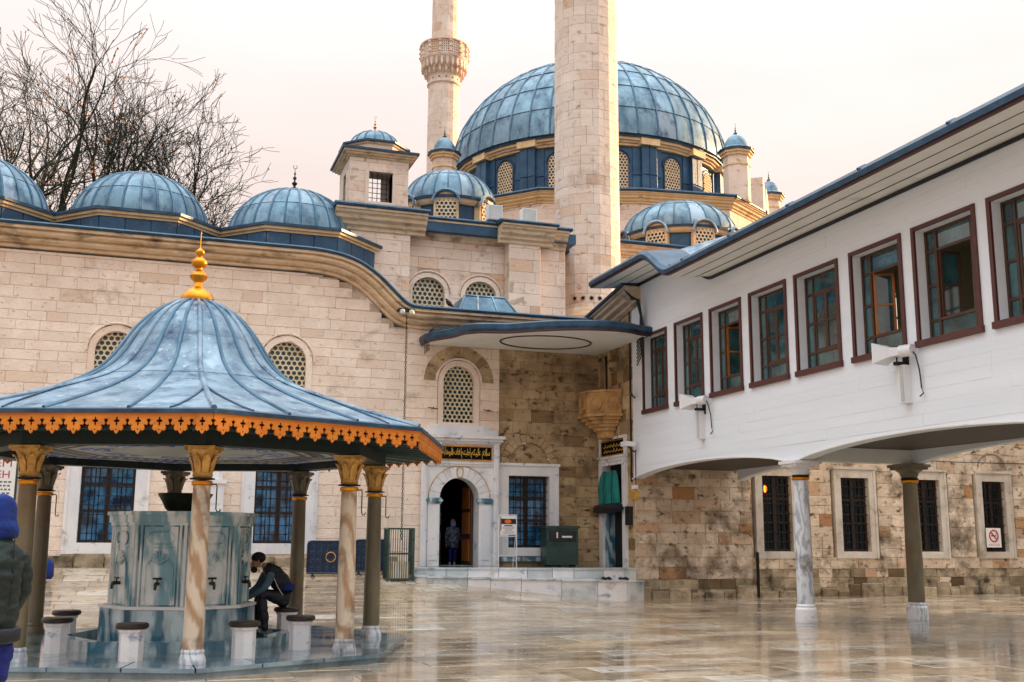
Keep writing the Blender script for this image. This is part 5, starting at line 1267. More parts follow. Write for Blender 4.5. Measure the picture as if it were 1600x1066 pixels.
# drainage kerb ring
for k in range(8):
    p, q, s, t = fr_(k, 1.36), fr_(k+1, 1.36), fr_(k+1, 1.53), fr_(k, 1.53); MB().slab([p,q,s,t], ZP, ZP+.13).build('kerb', 'marble_blue', ft)
MB().slab([fr_(k, 1.35) for k in range(8)], ZP, ZP+.02).build('drain_floor', 'marble_wet', ft)
one('bronze_bowl', MB().lathe([(.06,1.93),(.22,1.94),(.27,1.98),(.32,2.08),(.36,2.16),(.385,2.20),(.37,2.20),(.31,2.12),(.24,2.02),(.02,2.0)], 28, KC, mod=lambda t, z, r: 1+.02*cos(20*t)*(1 if z > 2.15 else 0)), 'bronze', 'dark bronze bowl standing on top of the marble fountain', 'bowl', (KC[0],KC[1],1.93), smooth=40)
# stools
ST = [((-.98,15.35), 'marble stool with dark wooden top, front one of the pair left of the fountain'),
      ((-.96,16.75), 'marble stool with dark wooden top, rear one of the pair left of the fountain'),
      ((-.06,14.15), 'pale marble stool with wet wooden top left of the front orange column'),
      ((1.26,14.15), 'marble stool with brown wooden top just right of the front orange column'),
      ((2.06,14.95), 'marble stool with dark wooden top right of the crouching man, nearest the right columns'),
      ((2.1,16.75), 'marble stool under the seated man washing at the fountain')]
first = None
for i, (c, lab) in enumerate(ST):
    if first is None:
        first = thing('stool', (c[0], c[1], ZP), lab, 'stool', 'marble stools around the fountain')
        pr = [octo(k, c, .145) for k in range(8)]; MB().slab(pr, ZP, ZP+.34).build('seat_post', 'marble', first)
        MB().slab([octo(k, c, .163) for k in range(8)], ZP+.34, ZP+.375).build('post_moulding', 'marble', first)
        MB().lathe([(.175,ZP+.375),(.193,ZP+.39),(.196,ZP+.42),(.18,ZP+.44),(.03,ZP+.445)], 20, c).build('wooden_seat', 'seatwood', first, smooth=40)
    else: copy_tree(first, (c[0], c[1], ZP), lab, rotz=.1*i)
# ================================================================== smaller things
# crowd barriers against the wall
def barrier(a0, a1, v, lab):
    z = gz((a0+a1)/2, v); Fb = FV(v); L = a1-a0; t = thing('crowd_barrier', ((a0+a1)/2, v, z), lab, 'barrier', 'blue metal barriers by the wall')
    mb = MB(Fb); z0, z1 = z+.10, z+.88; rr = .09
    pts = [(a0,0,z0)]+[(a0+rr-rr*cos(i*pi/8),0,z1-rr+rr*sin(i*pi/8)) for i in range(5)]+[(a1-rr+rr*sin(i*pi/8),0,z1-rr+rr*cos(i*pi/8)) for i in range(5)]+[(a1,0,z0),(a0,0,z0)]
    mb.tube(pts, .024, 6); mb.build('frame', 'ironblue', t)
    R = random.Random(int(a0*7)); mb = MB(Fb)
    for i in range(6):
        for j in range(4):
            cx, cz = a0+L*(i+.5)/6, z0+(z1-z0)*(j+.5)/4; s = R.choice((-1,1)); r = .075
            mb.tube([(cx+s*r*(1-k/9)*cos(k*.75), 0, cz+r*(1-k/9)*sin(k*.75)) for k in range(9)], .007, 4, caps=False)
    for i in range(1,7): mb.tube([(a0+L*i/7,0,z0),(a0+L*i/7,0,z1)], .005, 4, caps=False)
    mb.build('scrollwork', 'scroll', t)
    mb = MB(Fb); mb.tube([(a0+L/2+.12*cos(i*pi/8),.01,(z0+z1)/2+.12*sin(i*pi/8)) for i in range(17)], .012, 5); mb.build('emblem_ring', 'gilt_paint', t)
    mb = MB(Fb); mb.box(a0,a1,-.006,.0,z0,z1); mb.build('mesh_backing', 'ironblue', t)
    for s in (.12, .85):
        mb = MB(Fb); a = a0+L*s; mb.tube([(a,0,z0),(a,0,z+.06)], .02, 6); mb.tube([(a,-.28,z+.015),(a,0,z+.06),(a,.28,z+.015)], .02, 6); mb.build('foot', 'ironblue', t)
M['ironblue'] = mk('blue_painted_iron', lin((22,44,74)), lin((14,30,52)), .4, 6, metal=.3)
barrier(3.90, 5.05, 27.5, 'dark blue scrollwork barrier left of the right-hand kiosk columns')
barrier(5.12, 6.0, 27.7, 'dark blue barrier between the kiosk column and the wire cage')
# wire cage with a box inside
z = gz(6.15, 27.0); t = thing('wire_cage', (6.12, 27.0, z), 'tall narrow iron-barred cage standing left of the entrance steps', 'cage')
x0, x1, y0, y1 = 5.80, 6.44, 26.85, 27.3
for (x, y) in ((x0,y0),(x1,y0),(x1,y1),(x0,y1)): MB().box(x-.025,x+.025,y-.025,y+.025,z,z+1.30).build('corner_post', 'metal_green', t)
for zz in (z+.04, z+.66, z+1.28):
    mb = MB(); mb.box(x0,x1,y0-.015,y0+.015,zz-.02,zz+.02); mb.box(x0,x1,y1-.015,y1+.015,zz-.02,zz+.02); mb.box(x0-.015,x0+.015,y0,y1,zz-.02,zz+.02); mb.box(x1-.015,x1+.015,y0,y1,zz-.02,zz+.02); mb.build('rail', 'metal_green', t)
for i in range(1, 11): MB().cyl((x0+(x1-x0)*i/11, y0), .009, z+.05, z+1.27, 6).build('bar', 'metal_green', t)
for i in range(1, 7): MB().cyl((x1, y0+(y1-y0)*i/7), .009, z+.05, z+1.27, 6).build('bar', 'metal_green', t); MB().cyl((x0, y0+(y1-y0)*i/7), .009, z+.05, z+1.27, 6).build('bar', 'metal_green', t)
t = thing('crate', (6.12, 27.1, z), 'small pale slatted box standing inside the wire cage', 'crate')
MB().box(x0+.10,x1-.08,y0+.08,y1-.06,z+.05,z+.46).build('box', 'cornice_cream', t)
for i in range(6): a = x0+.12+.07*i; MB().box(a,a+.045,y0+.06,y0+.08,z+.06,z+.45).build('slat', 'soffit', t)
# notice stand
SF = FV(27.75); z = .84; t = thing('notice_stand', (9.23, 27.75, z), 'white metal notice stand with a printed poster beside the entrance door', 'sign')
mb = MB(SF); 
for a in (8.98, 9.48): mb.tube([(a,0,z),(a,0,z+1.36)], .014, 6); mb.tube([(a,-.3,z),(a,0,z+1.1)], .011, 6)
for zz in (z+.28, z+.80, z+1.36): mb.tube([(8.98,0,zz),(9.48,0,zz)], .013, 6)
mb.build('stand_frame', 'floodwhite', t)
po2 = MB(SF).box(9.02,9.46,.0,.015,z+.84,z+1.34).build('poster', 'paper', t)
MB(SF).box(9.02,9.46,.016,.018,z+1.12,z+1.26).build('picture_band', 'black', po2)
mb = MB(SF).lathe([(.01,0),(.01,0)],3) if False else MB(SF).extrude([(9.23+.095*cos(i*pi/12), z+1.19+.055*sin(i*pi/12)) for i in range(24)], .019, .0185); mb.build('orange_disc', 'ink_orange', po2)
MB(SF).box(9.02,9.045,.016,.019,z+.95,z+1.30).build('red_strip', 'ink_red', po2)
MB(SF).box(9.13,9.36,.016,.019,z+1.065,z+1.095).build('blue_heading', 'ink_blue', po2)
mb = MB(SF); R = random.Random(2)
for i in range(6):
    zz = z+1.04-.032*i; w = R.uniform(.2,.34); mb.box(9.25-w/2,9.25+w/2,.016,.0175,zz-.005,zz+.004)
mb.build('text_lines', 'ink_grey', po2)
# shoe-bag cabinet
BF = FV(27.95); t = thing('metal_cabinet', (10.88, 28.1, .84), 'green-grey metal cabinet with a glazed slot panel under the entrance window', 'cabinet')
MB(BF).box(10.42,11.34,-.5,0,.88,1.86).build('body', 'metal_green', t)
MB(BF).box(10.38,11.38,-.54,.04,1.86,1.93).build('lid', 'metal_green', t)
MB(BF).box(10.48,11.28,0,.02,.95,1.42).build('lower_door', 'metal_green', t)
MB(BF).box(10.48,11.28,0,.012,1.50,1.80).build('display_panel', 'glass_deep', t)
MB(BF).box(10.44,11.32,0,.03,1.43,1.49).build('panel_rail', 'metal_green', t)
for i in range(3):
    a = 10.66+.22*i; MB(BF).extrude([(a+.06*cos(q*pi/8), 1.54+.028*sin(q*pi/8)) for q in range(16)], .02, .0).build('slot', 'black', t)
MB(BF).box(10.70,10.74,.012,.02,1.60,1.76).build('bottle_label', 'paper', t); MB(BF).box(10.86,11.16,.012,.02,1.61,1.66).build('paper_strip', 'paper', t)
for a in (10.5,11.24): MB(BF).box(a,a+.05,-.45,-.05,.84,.88).build('foot', 'iron', t)
# rolled teal door curtain on the side door
CF = FU(12.28); t = thing('door_curtain', (12.28, 27.8, 2.4), 'teal door curtain with a black padded roll hanging in the small side doorway', 'curtain')
mb = MB(CF); n = 16; vs = []; fs = []
for i in range(n+1):
    s = i/n
    for (zz, wd, dd) in ((3.46,.46,.0),(3.30,.60,.02),(3.0,.72,.05),(2.62,.74,.03),(2.50,.70,.05)):
        vs.append((-27.92+(s-.5)*2*wd, dd+.02*sin(s*18+zz*2), zz))
for i in range(n):
    for j in range(4): fs.append((i*5+j, i*5+j+1, (i+1)*5+j+1, (i+1)*5+j))
mb.add(vs, fs); mb.build('cloth', 'teal_cloth', t, smooth=60)
MB(CF).tube([(-28.72,.06,2.40),(-28.6,.08,2.41),(-27.9,.10,2.42),(-27.15,.10,2.43),(-27.02,.08,2.44)], [.10,.13,.13,.13,.11], 12).build('padded_roll', 'vest', t, smooth=50)
mb = MB(CF)
for a in (-28.2,-27.62): mb.tube([(a,.03,3.48),(a,.08,3.0),(a,.07,2.5)], .012, 5)
mb.build('cord', 'black', t)
# chain hanging from the cornice with its bracket
ch = MB(); ch0 = (6.42, 28.15)
z = 7.55; i = 0
while z > 1.5:
    r = .02; h = .045
    pts = [(ch0[0]+(r*cos(q*pi/4) if i % 2 else 0), ch0[1]+(0 if i % 2 else r*cos(q*pi/4)), z+h*sin(q*pi/4)) for q in range(9)]
    ch.tube(pts, .007, 4, caps=False); z -= .068; i += 1
t = thing('rain_chain', (ch0[0], ch0[1], 7.6), 'long thin chain hanging down the wall from the low end of the curved cornice', 'chain')
ch.build('links', 'iron', t, kind='stuff')
for a in (-.16,.16): MB().lathe([(.02,7.56),(.065,7.58),(.08,7.63),(.06,7.69),(.02,7.71)], 12, (ch0[0]+a*.8, ch0[1]-.05)).build('bell_fitting', 'ceil', t, smooth=40)
MB().box(ch0[0]-.22,ch0[0]+.22,ch0[1]-.02,ch0[1]+.3,7.70,7.74).build('bracket', 'iron', t)
# horn loudspeakers and box lamps on the white gallery
def horn(v, lab):
    FH = FU(U0); a = -v; t = thing('loudspeaker', (U0-.2, v, 4.8), lab, 'loudspeaker', 'horn loudspeakers on the white gallery')
    mb = MB(); 
    # rectangular horn opening towards -y/-x
    base = Vector((U0-.26, v, 4.80)); d = Vector((-.30, .95, 0)).normalized(); s = Vector((d.y, -d.x, 0)); rings = [(-.30,.06,.06),(-.12,.07,.07),(.02,.10,.08),(.18,.17,.14),(.27,.21,.18),(.29,.21,.18)]
    vs = []
    for (x, w, h) in rings:
        for (p, q) in ((-1,-1),(1,-1),(1,1),(-1,1)): c = base+d*x+s*(p*w)+Vector((0,0,q*h)); vs.append(tuple(c))
    n = len(rings); fs = [(i*4+j, i*4+(j+1) % 4, (i+1)*4+(j+1) % 4, (i+1)*4+j) for i in range(n-1) for j in range(4)]+[(0,1,2,3),(n*4-4,n*4-3,n*4-2,n*4-1)]
    mb.add(vs, fs).build('horn', 'floodwhite', t)
    c0 = base-d*.38; c1 = base-d*.14; MB().tube([tuple(c0), tuple(c1)], .105, 14).build('driver', 'floodwhite', t, smooth=40)
    mb = MB(); mb.box(U0-.25,U0,v-.04,v+.04,4.58,4.64); mb.box(U0-.02,U0,v-.08,v+.08,4.5,4.8); mb.tube([(U0-.2,v,4.6),(U0-.2,v,4.72)], .015, 6); mb.build('bracket', 'iron', t)
    p = base-d*.36; MB().tube([tuple(p), (p.x+.02,p.y-.06,4.70), (U0-.06,p.y-.05,4.45), (U0-.04,p.y-.05,4.15), (U0-.05,p.y-.10,4.05), (U0-.06,p.y-.02,4.0)], .013, 5).build('cable', 'cable', t)
    return t
horn(22.55, 'white horn loudspeaker below the second and third gallery windows')
horn(15.32, 'white horn loudspeaker below the sixth and seventh gallery windows')
def boxlamp(v, lab):
    t = thing('wall_lamp', (U0-.1, v, 4.2), lab, 'lamp', 'long white box lamps on the white gallery')
    MB().box(U0-.16,U0-.0,v-.09,v+.09,3.92,4.58).build('casing', 'floodwhite', t); MB().box(U0-.175,U0-.16,v-.075,v+.0,3.95,4.55).build('diffuser', 'ceil', t)
boxlamp(22.62, 'slim white box lamp under the loudspeaker nearer the entrance'); boxlamp(15.3, 'slim white box lamp under the loudspeaker on the right')
# floodlights and camera near the corner
t = thing('floodlight', (12.1, 26.3, 4.1), 'small white floodlight on the corner where the white gallery meets the recess', 'floodlight')
mb = MB(); mb.slab([(11.95,26.1),(12.25,26.1),(12.25,26.4),(11.95,26.4)], 4.02, 4.14); mb.build('housing', 'floodwhite', t); MB().tube([(12.1,26.25,4.02),(12.3,26.35,3.9),(12.39,26.4,3.9)], .02, 6).build('arm', 'iron', t); MB().tube([(12.36,26.35,3.95),(12.36,26.35,2.7)], .012, 5).build('cable', 'cable', t)
t = thing('security_camera', (12.2, 26.2, 5.4), 'small dark security camera on the edge of the white gallery wall', 'camera')
MB().tube([(12.28,26.4,5.45),(12.05,25.9,5.36)], .05, 8).build('camera_body', 'cable', t); MB().tube([(12.39,26.4,5.35),(12.25,26.3,5.42)], .02, 6).build('arm', 'iron', t)
t = thing('alarm_box', (12.3, 26.35, 2.5), 'small yellow and grey box below the corner of the white gallery', 'electrical box')
MB().box(12.22,12.38,26.2,26.45,2.62,2.86).build('box', 'gilt_paint', t); MB().box(12.26,12.38,26.25,26.42,2.9,3.0).build('cover', 'floodwhite', t)
t = thing('letter_box', (12.32, 26.5, 2.2), 'small black box fixed to the wall right of the side door', 'box')
MB().box(12.26,12.38,26.6,26.85,1.95,2.45).build('box', 'black', t); MB().box(12.25,12.26,26.62,26.83,2.25,2.4).build('lid', 'iron', t)
# air-conditioning units on the upper roof
for i, (u, lab) in enumerate(((9.85,'white air-conditioning unit on the upper roof, left of the pair'),(11.0,'white air-conditioning unit on the upper roof, right beside the big minaret'))):
    t = thing('air_conditioner', (u, 30.95, 11.4), lab, 'air conditioner', 'air conditioners on the roof'); Fa = FV(31.05)
    MB(Fa).box(u-.24,u+.24,-.3,0,11.44,11.92).build('casing', 'floodwhite', t)
    MB(Fa).box(u-.22,u+.22,0,.012,11.46,11.90).build('front_panel', 'ceil', t)
# birds
def bird(p, rz, lab):
    t = thing('pigeon', p, lab, 'bird'); x, y, z = p
    MB().lathe([(.01,0),(.045,.03),(.065,.10),(.06,.17),(.035,.22),(.036,.26),(.02,.29),(.004,.30)], 10, (0,0)).build
    b = MB(); b.tube([(x+.13,y,z+.04),(x+.06,y,z+.08),(x,y,z+.12),(x-.06,y,z+.17),(x-.08,y,z+.22),(x-.10,y,z+.25)], [.015,.05,.075,.06,.035,.03], 8); b.build('body', 'vest', t, smooth=60)
    MB().tube([(x-.12,y,z+.255),(x-.16,y,z+.25)], [.012,.003], 5).build('beak', 'ink_grey', t)
    mb = MB(); mb.tube([(x,y-.02,z),(x,y-.02,z+.08)], .006, 4); mb.build('leg', 'ink_red', t)
bird((7.72,28.5,7.93), 0, 'small dark pigeon on the low cornice in front of the left pierced window')
# cable run along the canopy and side wing
one('overhead_cable', MB().tube([(15.5,26.3,3.98),(19,26.3,3.93),(23,26.3,3.90),(27,26.3,3.92)], .014, 5), 'cable', 'thin cable strung along the stone wing above its windows', 'cable', (19,26.3,3.9))
mb = MB()
for i in range(4):
    o_ = .03*i; mb.tube([(7.0+o_,28.35-o_,6.55+o_),(6.98+o_,28.3-o_,7.05+.03*i),(7.2,28.15,7.18+.04*i),(9.2,28.1,7.22+.04*i)], .011, 5)
one('cable_bundle', mb, 'cable', 'bundle of dark cables looping round the left end of the canopy', 'cable', (7.0,28.3,7.0))
mb = MB(); R = random.Random(6)
for i in range(7):
    o_ = .035*i; mb.tube([(11.9+o_*.5,25.9-o_,8.2-.05*i),(12.15,25.7-o_*.8,7.9),(12.28,25.75-o_,7.5-.05*i),(12.3,25.85-o_*.5,7.0-.1*i),(12.33,26.1,6.8-.1*i)], .016, 5)
one('cable_bundle', mb, 'cable', 'tangle of cables on the corner between the recess cornice and the white gallery', 'cable', (12.2,25.8,7.5))
# no-smoking sign
NF_ = FV(26.36); t = thing('no_smoking_sign', (24.1, 26.36, 1.68), 'white sign with a red no-smoking symbol in the rightmost grilled window', 'sign')
MB(NF_).box(23.80,24.34,0,.01,1.40,1.97).build('board', 'paper', t)
mb = MB(NF_); mb.tube([(24.07+.155*cos(q*pi/12),.016,1.74+.165*sin(q*pi/12)) for q in range(25)], .02, 5); mb.tube([(24.07-.11,.016,1.74+.115),(24.07+.11,.016,1.74-.115)], .018, 5); mb.build('red_ring', 'ink_red', t)
MB(NF_).box(23.97,24.16,.011,.014,1.725,1.755).build('cigarette', 'black', t); mb = MB(NF_); mb.tube([(24.17,.014,1.76),(24.15,.014,1.80),(24.18,.014,1.83)], .006, 4); mb.build('smoke', 'black', t)
text_mesh('SİGARA İÇİLMEZ', .06, NF_, 24.07, 1.475, .012, 'ink_red', 'lettering', t, width=.40)
# hanging lanterns glowing in two of the windows
for (u, lab) in ((16.50,'small glowing orange lantern in the leftmost grilled window of the stone wing'),(21.62,'small glowing orange lantern in the third grilled window, left of the dark column')):
    t = thing('lantern', (u, 26.66, 3.0), lab, 'lantern', 'glowing orange lanterns'); c = (u, 26.68)
    MB().lathe([(.035,2.9),(.055,2.94),(.055,3.06),(.03,3.10)], 8, c).build('glass_body', 'lamp', t); MB().lathe([(.07,3.10),(.03,3.15),(.01,3.2)], 8, c).build('cap', 'iron', t); MB().tube([(u,26.68,3.2),(u,26.68,3.34)], .006, 4).build('rod', 'iron', t)
# information board on the left
LF = FV(28.55); t = thing('information_board', (-3.9, 28.55, 2.9), 'white information board with red lettering on the wall behind the left columns', 'sign')
bd = MB(LF).box(-4.75,-3.02,0,.03,2.2,3.47).build('board', 'paper', t); MB(LF).box(-4.8,-2.97,-.03,0,2.15,3.52).build('backing_frame', 'metal_green', t)
text_mesh('AKŞEM', .26, LF, -3.62, 3.28, .034, 'ink_red', 'heading', t, width=1.0); text_mesh('MEH', .26, LF, -3.40, 3.03, .034, 'ink_red', 'heading', t, width=.5)
R = random.Random(12); mb = MB(LF)
for i in range(7):
    zz = 2.85-.09*i
    a = -4.1
    while a < -3.12:
        w = R.uniform(.04,.09); mb.box(a,a+w,.031,.033,zz-.02,zz+.018); a += w+.03
mb.build('small_print', 'ink_grey', t)
for a in (-4.6,-3.2): MB(LF).box(a-.02,a+.02,-.05,-.01,.8,2.2).build('post', 'metal_green', t)
# pale bollard-like marble pier behind the fountain
t = thing('marble_pier', (1.62, 28.35, .86), 'narrow pale grey marble drinking pier against the wall, seen behind the front orange column', 'pier')
MB().box(1.40,1.84,28.2,28.7,.86,2.9).build('shaft', 'marble', t); MB().box(1.34,1.90,28.14,28.7,2.9,3.0).build('cap', 'marble', t); MB().slab([octo(k,(1.62,28.42),.2) for k in range(8)], 3.0, 3.28).build('finial_block', 'marble', t)
for zz in (1.4,1.9,2.4): MB().box(1.45,1.79,28.185,28.2,zz,zz+.4).build('carved_panel', 'marble', t)
# dark bag on the ground behind the left columns
t = thing('rucksack', (-2.05, 27.0, .6), 'dark blue bag on the ground behind the left kiosk columns', 'bag')
MB().lathe([(.20,.62),(.24,.70),(.23,.95),(.14,1.06),(.02,1.08)], 14, (-2.12,27.0)).build('bag_body', 'hood', t, smooth=60); MB().tube([(-2.2,26.8,1.05),(-2.12,26.76,1.14),(-2.04,26.8,1.05)], .014, 5).build('handle', 'black', t)
# slippers on the steps
for (u, v, lab) in ((11.35,26.05,'pair of dark slippers on the lower step, left pair'),(11.85,26.1,'pair of dark slippers on the lower step, beside the corner')):
    t = thing('slippers', (u, v, lowz(u)), lab, 'shoes', 'dark slippers on the steps')
    for s in (-.07,.07): MB().tube([(u+s,v-.12,lowz(u)+.02),(u+s,v,lowz(u)+.035),(u+s+.01,v+.12,lowz(u)+.03)], [.035,.045,.035], 8).build('slipper', 'vest', t, smooth=60)
# ================================================================== bare plane trees behind the gallery
def tree(x, y, z0, H, lean, seed, lab, big=1.0, levels=6, trunk_r=.32, depthscale=1.0):
    R = random.Random(seed); t = thing('plane_tree', (x, y, z0), lab, 'tree', 'bare autumn trees behind the gallery')
    tr = MB(); cr = MB(); lv = MB(); cnt = [0]
    def grow(p, d, r, L, lev):
        n = 5 if lev < 5 else 4; pts = [p.copy()]; rad = [r]; q = p.copy(); dd = d.copy()
        for i in range(n):
            dd = (dd+Vector((R.uniform(-1,1),R.uniform(-1,1),R.uniform(-.55,.9)))*(.11+.035*lev)).normalized()
            q = q+dd*L/n; pts.append(q.copy()); rad.append(max(.010, r*(1-.36*(i+1)/n)))
        (tr if lev < 2 else cr).tube([tuple(a) for a in pts], rad, 7 if lev < 2 else (5 if lev < 3 else 3), caps=False); cnt[0] += 1
        if lev >= levels:
            for a in pts[1:]:
                if R.random() < .07:
                    s = R.uniform(.035,.075); u = Vector((R.uniform(-1,1),R.uniform(-1,1),R.uniform(-1,1))).normalized(); w = u.orthogonal().normalized(); c = a-Vector((0,0,s))
                    lv.add([tuple(c+u*s),tuple(c+w*s*.8),tuple(c-u*s),tuple(c-w*s*.8)], [(0,1,2,3)])
            return
        k = R.choice((2,2,3)) if lev > 0 else 4
        for j in range(k):
            ax = dd.orthogonal().normalized(); ax.rotate(Matrix.Rotation(R.uniform(0,2*pi), 3, dd)); ang = R.uniform(.25,.62) if lev else R.uniform(.35,.8)
            nd = dd.copy(); nd.rotate(Matrix.Rotation(ang, 3, ax)); nd.z += (.16 if lev < 3 else -.06); nd.normalize()
            grow(q, nd, rad[-1]*(R.uniform(.74,.90) if lev < 3 else R.uniform(.56,.76)), L*R.uniform(.68,.86), lev+1)
        for j in range((2,2,1,2)[lev-1] if lev in (1,2,3,4) else 0):
            i = R.randint(1, n-1); ax = dd.orthogonal().normalized(); ax.rotate(Matrix.Rotation(R.uniform(0,2*pi), 3, dd)); nd = dd.copy(); nd.rotate(Matrix.Rotation(R.uniform(.6,1.1), 3, ax)); nd.normalize()
            grow(pts[i], nd, rad[i]*.5, L*R.uniform(.5,.7), lev+1)
    grow(Vector((x,y,z0)), Vector(lean).normalized(), trunk_r, H, 0)
    tr.build('trunk', 'bark', t, smooth=60); cr.build('crown', 'bark', t); lv.build('leaves', 'leaf', t, kind='stuff')
tree(-3.4, 45, 6.3, 4.4, (-.05,0,1), 31, 'big bare plane tree behind the left dome, a few orange leaves left', levels=6, trunk_r=.36)
tree(-8.3, 46, 6.3, 4.5, (.1,0,1), 45, 'bare tree at the far left edge behind the first dome', levels=5, trunk_r=.34)
tree(.1, 46, 6.3, 3.8, (.0,0,1), 78, 'bare spreading tree between the two domes on the right of the gallery', levels=6, trunk_r=.32)

# ================================================================== people
from mathutils import noise as mnoise
def skin_body(name, joints, edges, mat, parent, sub=2, fold=0):
    """joints: name -> (pos, rx, ry); one continuous skinned surface"""
    names = list(joints); me = bpy.data.meshes.new(name); org = ORG[parent.name]
    me.from_pydata([tuple(Vector(joints[n][0])-org) for n in names], [(names.index(a), names.index(b)) for a, b in edges], [])
    o = bpy.data.objects.new(name, me); COL.objects.link(o); o.parent = parent; ORG[o.name] = org
    sk = o.modifiers.new('skin', 'SKIN'); sk.use_smooth_shade = True
    for i, n in enumerate(names):
        sv_ = me.skin_vertices[0].data[i]; sv_.radius = joints[n][1:3]; sv_.use_root = (i == 0)
    ss = o.modifiers.new('sub', 'SUBSURF'); ss.levels = sub; ss.render_levels = sub
    dg = bpy.context.evaluated_depsgraph_get(); dg.update()
    m2 = bpy.data.meshes.new_from_object(o.evaluated_get(dg)); o.modifiers.clear(); o.data = m2
    if fold:
        for v in m2.vertices:
            q = v.co+Vector(v.normal)*0; n_ = mnoise.noise(Vector((q.x*7, q.y*7, q.z*17)))+.5*mnoise.noise(Vector((q.x*16+5, q.y*16, q.z*30))); v.co += v.normal*fold*n_
    m2.materials.clear(); m2.materials.append(M[mat]); m2.polygons.foreach_set('use_smooth', [True]*len(m2.polygons))
    return o
def ell(c, rx, ry, rz, rot=0, n=16, m=10, F=None, mod=None):
    mb = MB(); vs = []; fs = []
    for j in range(m+1):
        ph = -pi/2+pi*j/m
        for i in range(n):
            th = 2*pi*i/n; x, y, z = rx*cos(ph)*cos(th), ry*cos(ph)*sin(th), rz*sin(ph)
            if mod: x, y, z = mod(x, y, z)
            vs.append((c[0]+x*cos(rot)-y*sin(rot), c[1]+x*sin(rot)+y*cos(rot), c[2]+z))
    for j in range(m):
        for i in range(n): fs.append((j*n+i, j*n+(i+1) % n, (j+1)*n+(i+1) % n, (j+1)*n+i))
    return mb.add(vs, fs)
def face(head, c, d, s, parent, ears=True):
    """nose, eyes, ears and mouth on a head centred on c facing d (unit)"""
    d = Vector(d).normalized(); side = d.cross(Vector((0,0,1))).normalized(); up = side.cross(d); c = Vector(c)
    mb = MB(); mb.tube([tuple(c+d*.098*s+up*.03*s), tuple(c+d*.122*s-up*.015*s), tuple(c+d*.10*s-up*.03*s)], [.010*s,.016*s,.012*s], 6); mb.build('nose', 'skin', parent, smooth=60)
    for k in (-1, 1):
        e_ = c+d*.088*s+side*(.032*s*k)+up*.025*s; ell(e_, .011*s,.011*s,.007*s).build('eye', 'hair', parent, smooth=60)
        q = c+side*(.078*s*k)-up*.005*s
        if ears: ell(q, .014*s,.02*s,.033*s, atan2(d.y,d.x)).build('ear', 'skin', parent, smooth=60)
    q = c+d*.098*s-up*.055*s; mb = MB(); mb.tube([tuple(q-side*.022*s), tuple(q+d*.004), tuple(q+side*.022*s)], .005*s, 5); mb.build('mouth', 'ink_red', parent)
def hand(parent, wrist, d, palm_n, s=1.0, curl=.5, mat='skin'):
    """palm with four fingers of unequal length and a thumb"""
    d = Vector(d).normalized(); nrm = Vector(palm_n).normalized(); side = d.cross(nrm).normalized(); w = Vector(wrist)
    J = {'w': (w, .026*s, .020*s), 'p': (w+d*.05*s, .036*s, .018*s), 'k': (w+d*.085*s, .038*s, .015*s)}; E = [('w','p'),('p','k')]
    h = skin_body('hand', J, E, mat, parent, 1)
    for i, (off_, L) in enumerate(((-.030,.070),(-.010,.080),(.010,.075),(.030,.058))):
        p0 = w+d*.075*s+side*off_*s; d1 = (d+nrm*curl*.5).normalized(); d2 = (d+nrm*curl*1.4).normalized()
        p1 = p0+d1*L*.5*s; p2 = p1+d2*L*.55*s
        skin_body('finger', {'a': (p0,.0095*s,.0095*s), 'b': (p1,.0088*s,.0088*s), 'c': (p2,.0072*s,.0072*s)}, [('a','b'),('b','c')], mat, h, 1)
    p0 = w+d*.025*s-side*.03*s; p1 = p0+(d*.6-side*.7+nrm*.3).normalized()*.035*s; p2 = p1+(d+nrm*.4).normalized()*.032*s
    skin_body('thumb', {'a': (p0,.012*s,.012*s), 'b': (p1,.011*s,.011*s), 'c': (p2,.009*s,.009*s)}, [('a','b'),('b','c')], mat, h, 1)
    return h
# --- man washing at the fountain, seated on the marble stool and bent forward to the left
bx, by = 2.1, 16.75
man = thing('person', (bx, by, ZP), 'man in black vest and cap seated on a stool, washing at the fountain', 'person')
f = Vector((-.97, -.10, 0)); sdv = Vector((-.10, .97, 0)).normalized()   # forward (towards the fountain) and his right... side axis
def P_(fw, sd, z): return Vector((bx, by, 0))+f*fw+sdv*sd+Vector((0,0,z))
pel = P_(.0, 0, .66)
tr_ = {'pel': (P_(.02,0,.68),.17,.15), 'hl': (P_(.06,-.10,.66),.12,.11), 'kl': (P_(.44,-.15,.80),.085,.085), 'al': (P_(.36,-.15,.33),.06,.06), 'cl': (P_(.37,-.15,.24),.055,.055),
       'hr': (P_(.06,.10,.66),.12,.11), 'kr': (P_(.42,.14,.80),.085,.085), 'ar': (P_(.40,.14,.33),.06,.06), 'cr': (P_(.41,.14,.24),.055,.055), 'wst': (P_(.06,0,.80),.16,.14)}
skin_body('trousers', tr_, [('pel','hl'),('hl','kl'),('kl','al'),('al','cl'),('pel','hr'),('hr','kr'),('kr','ar'),('ar','cr'),('pel','wst')], 'vest', man, 3, .014)
to = {'w': (P_(.03,0,.74),.165,.15), 'b': (P_(.10,0,.92),.17,.16), 'c': (P_(.24,0,1.08),.19,.15), 'n': (P_(.36,0,1.17),.085,.08), 'sl': (P_(.28,-.17,1.10),.085,.085), 'sr': (P_(.28,.17,1.10),.085,.085)}
skin_body('vest', to, [('w','b'),('b','c'),('c','n'),('c','sl'),('c','sr')], 'vest', man, 3, .016)
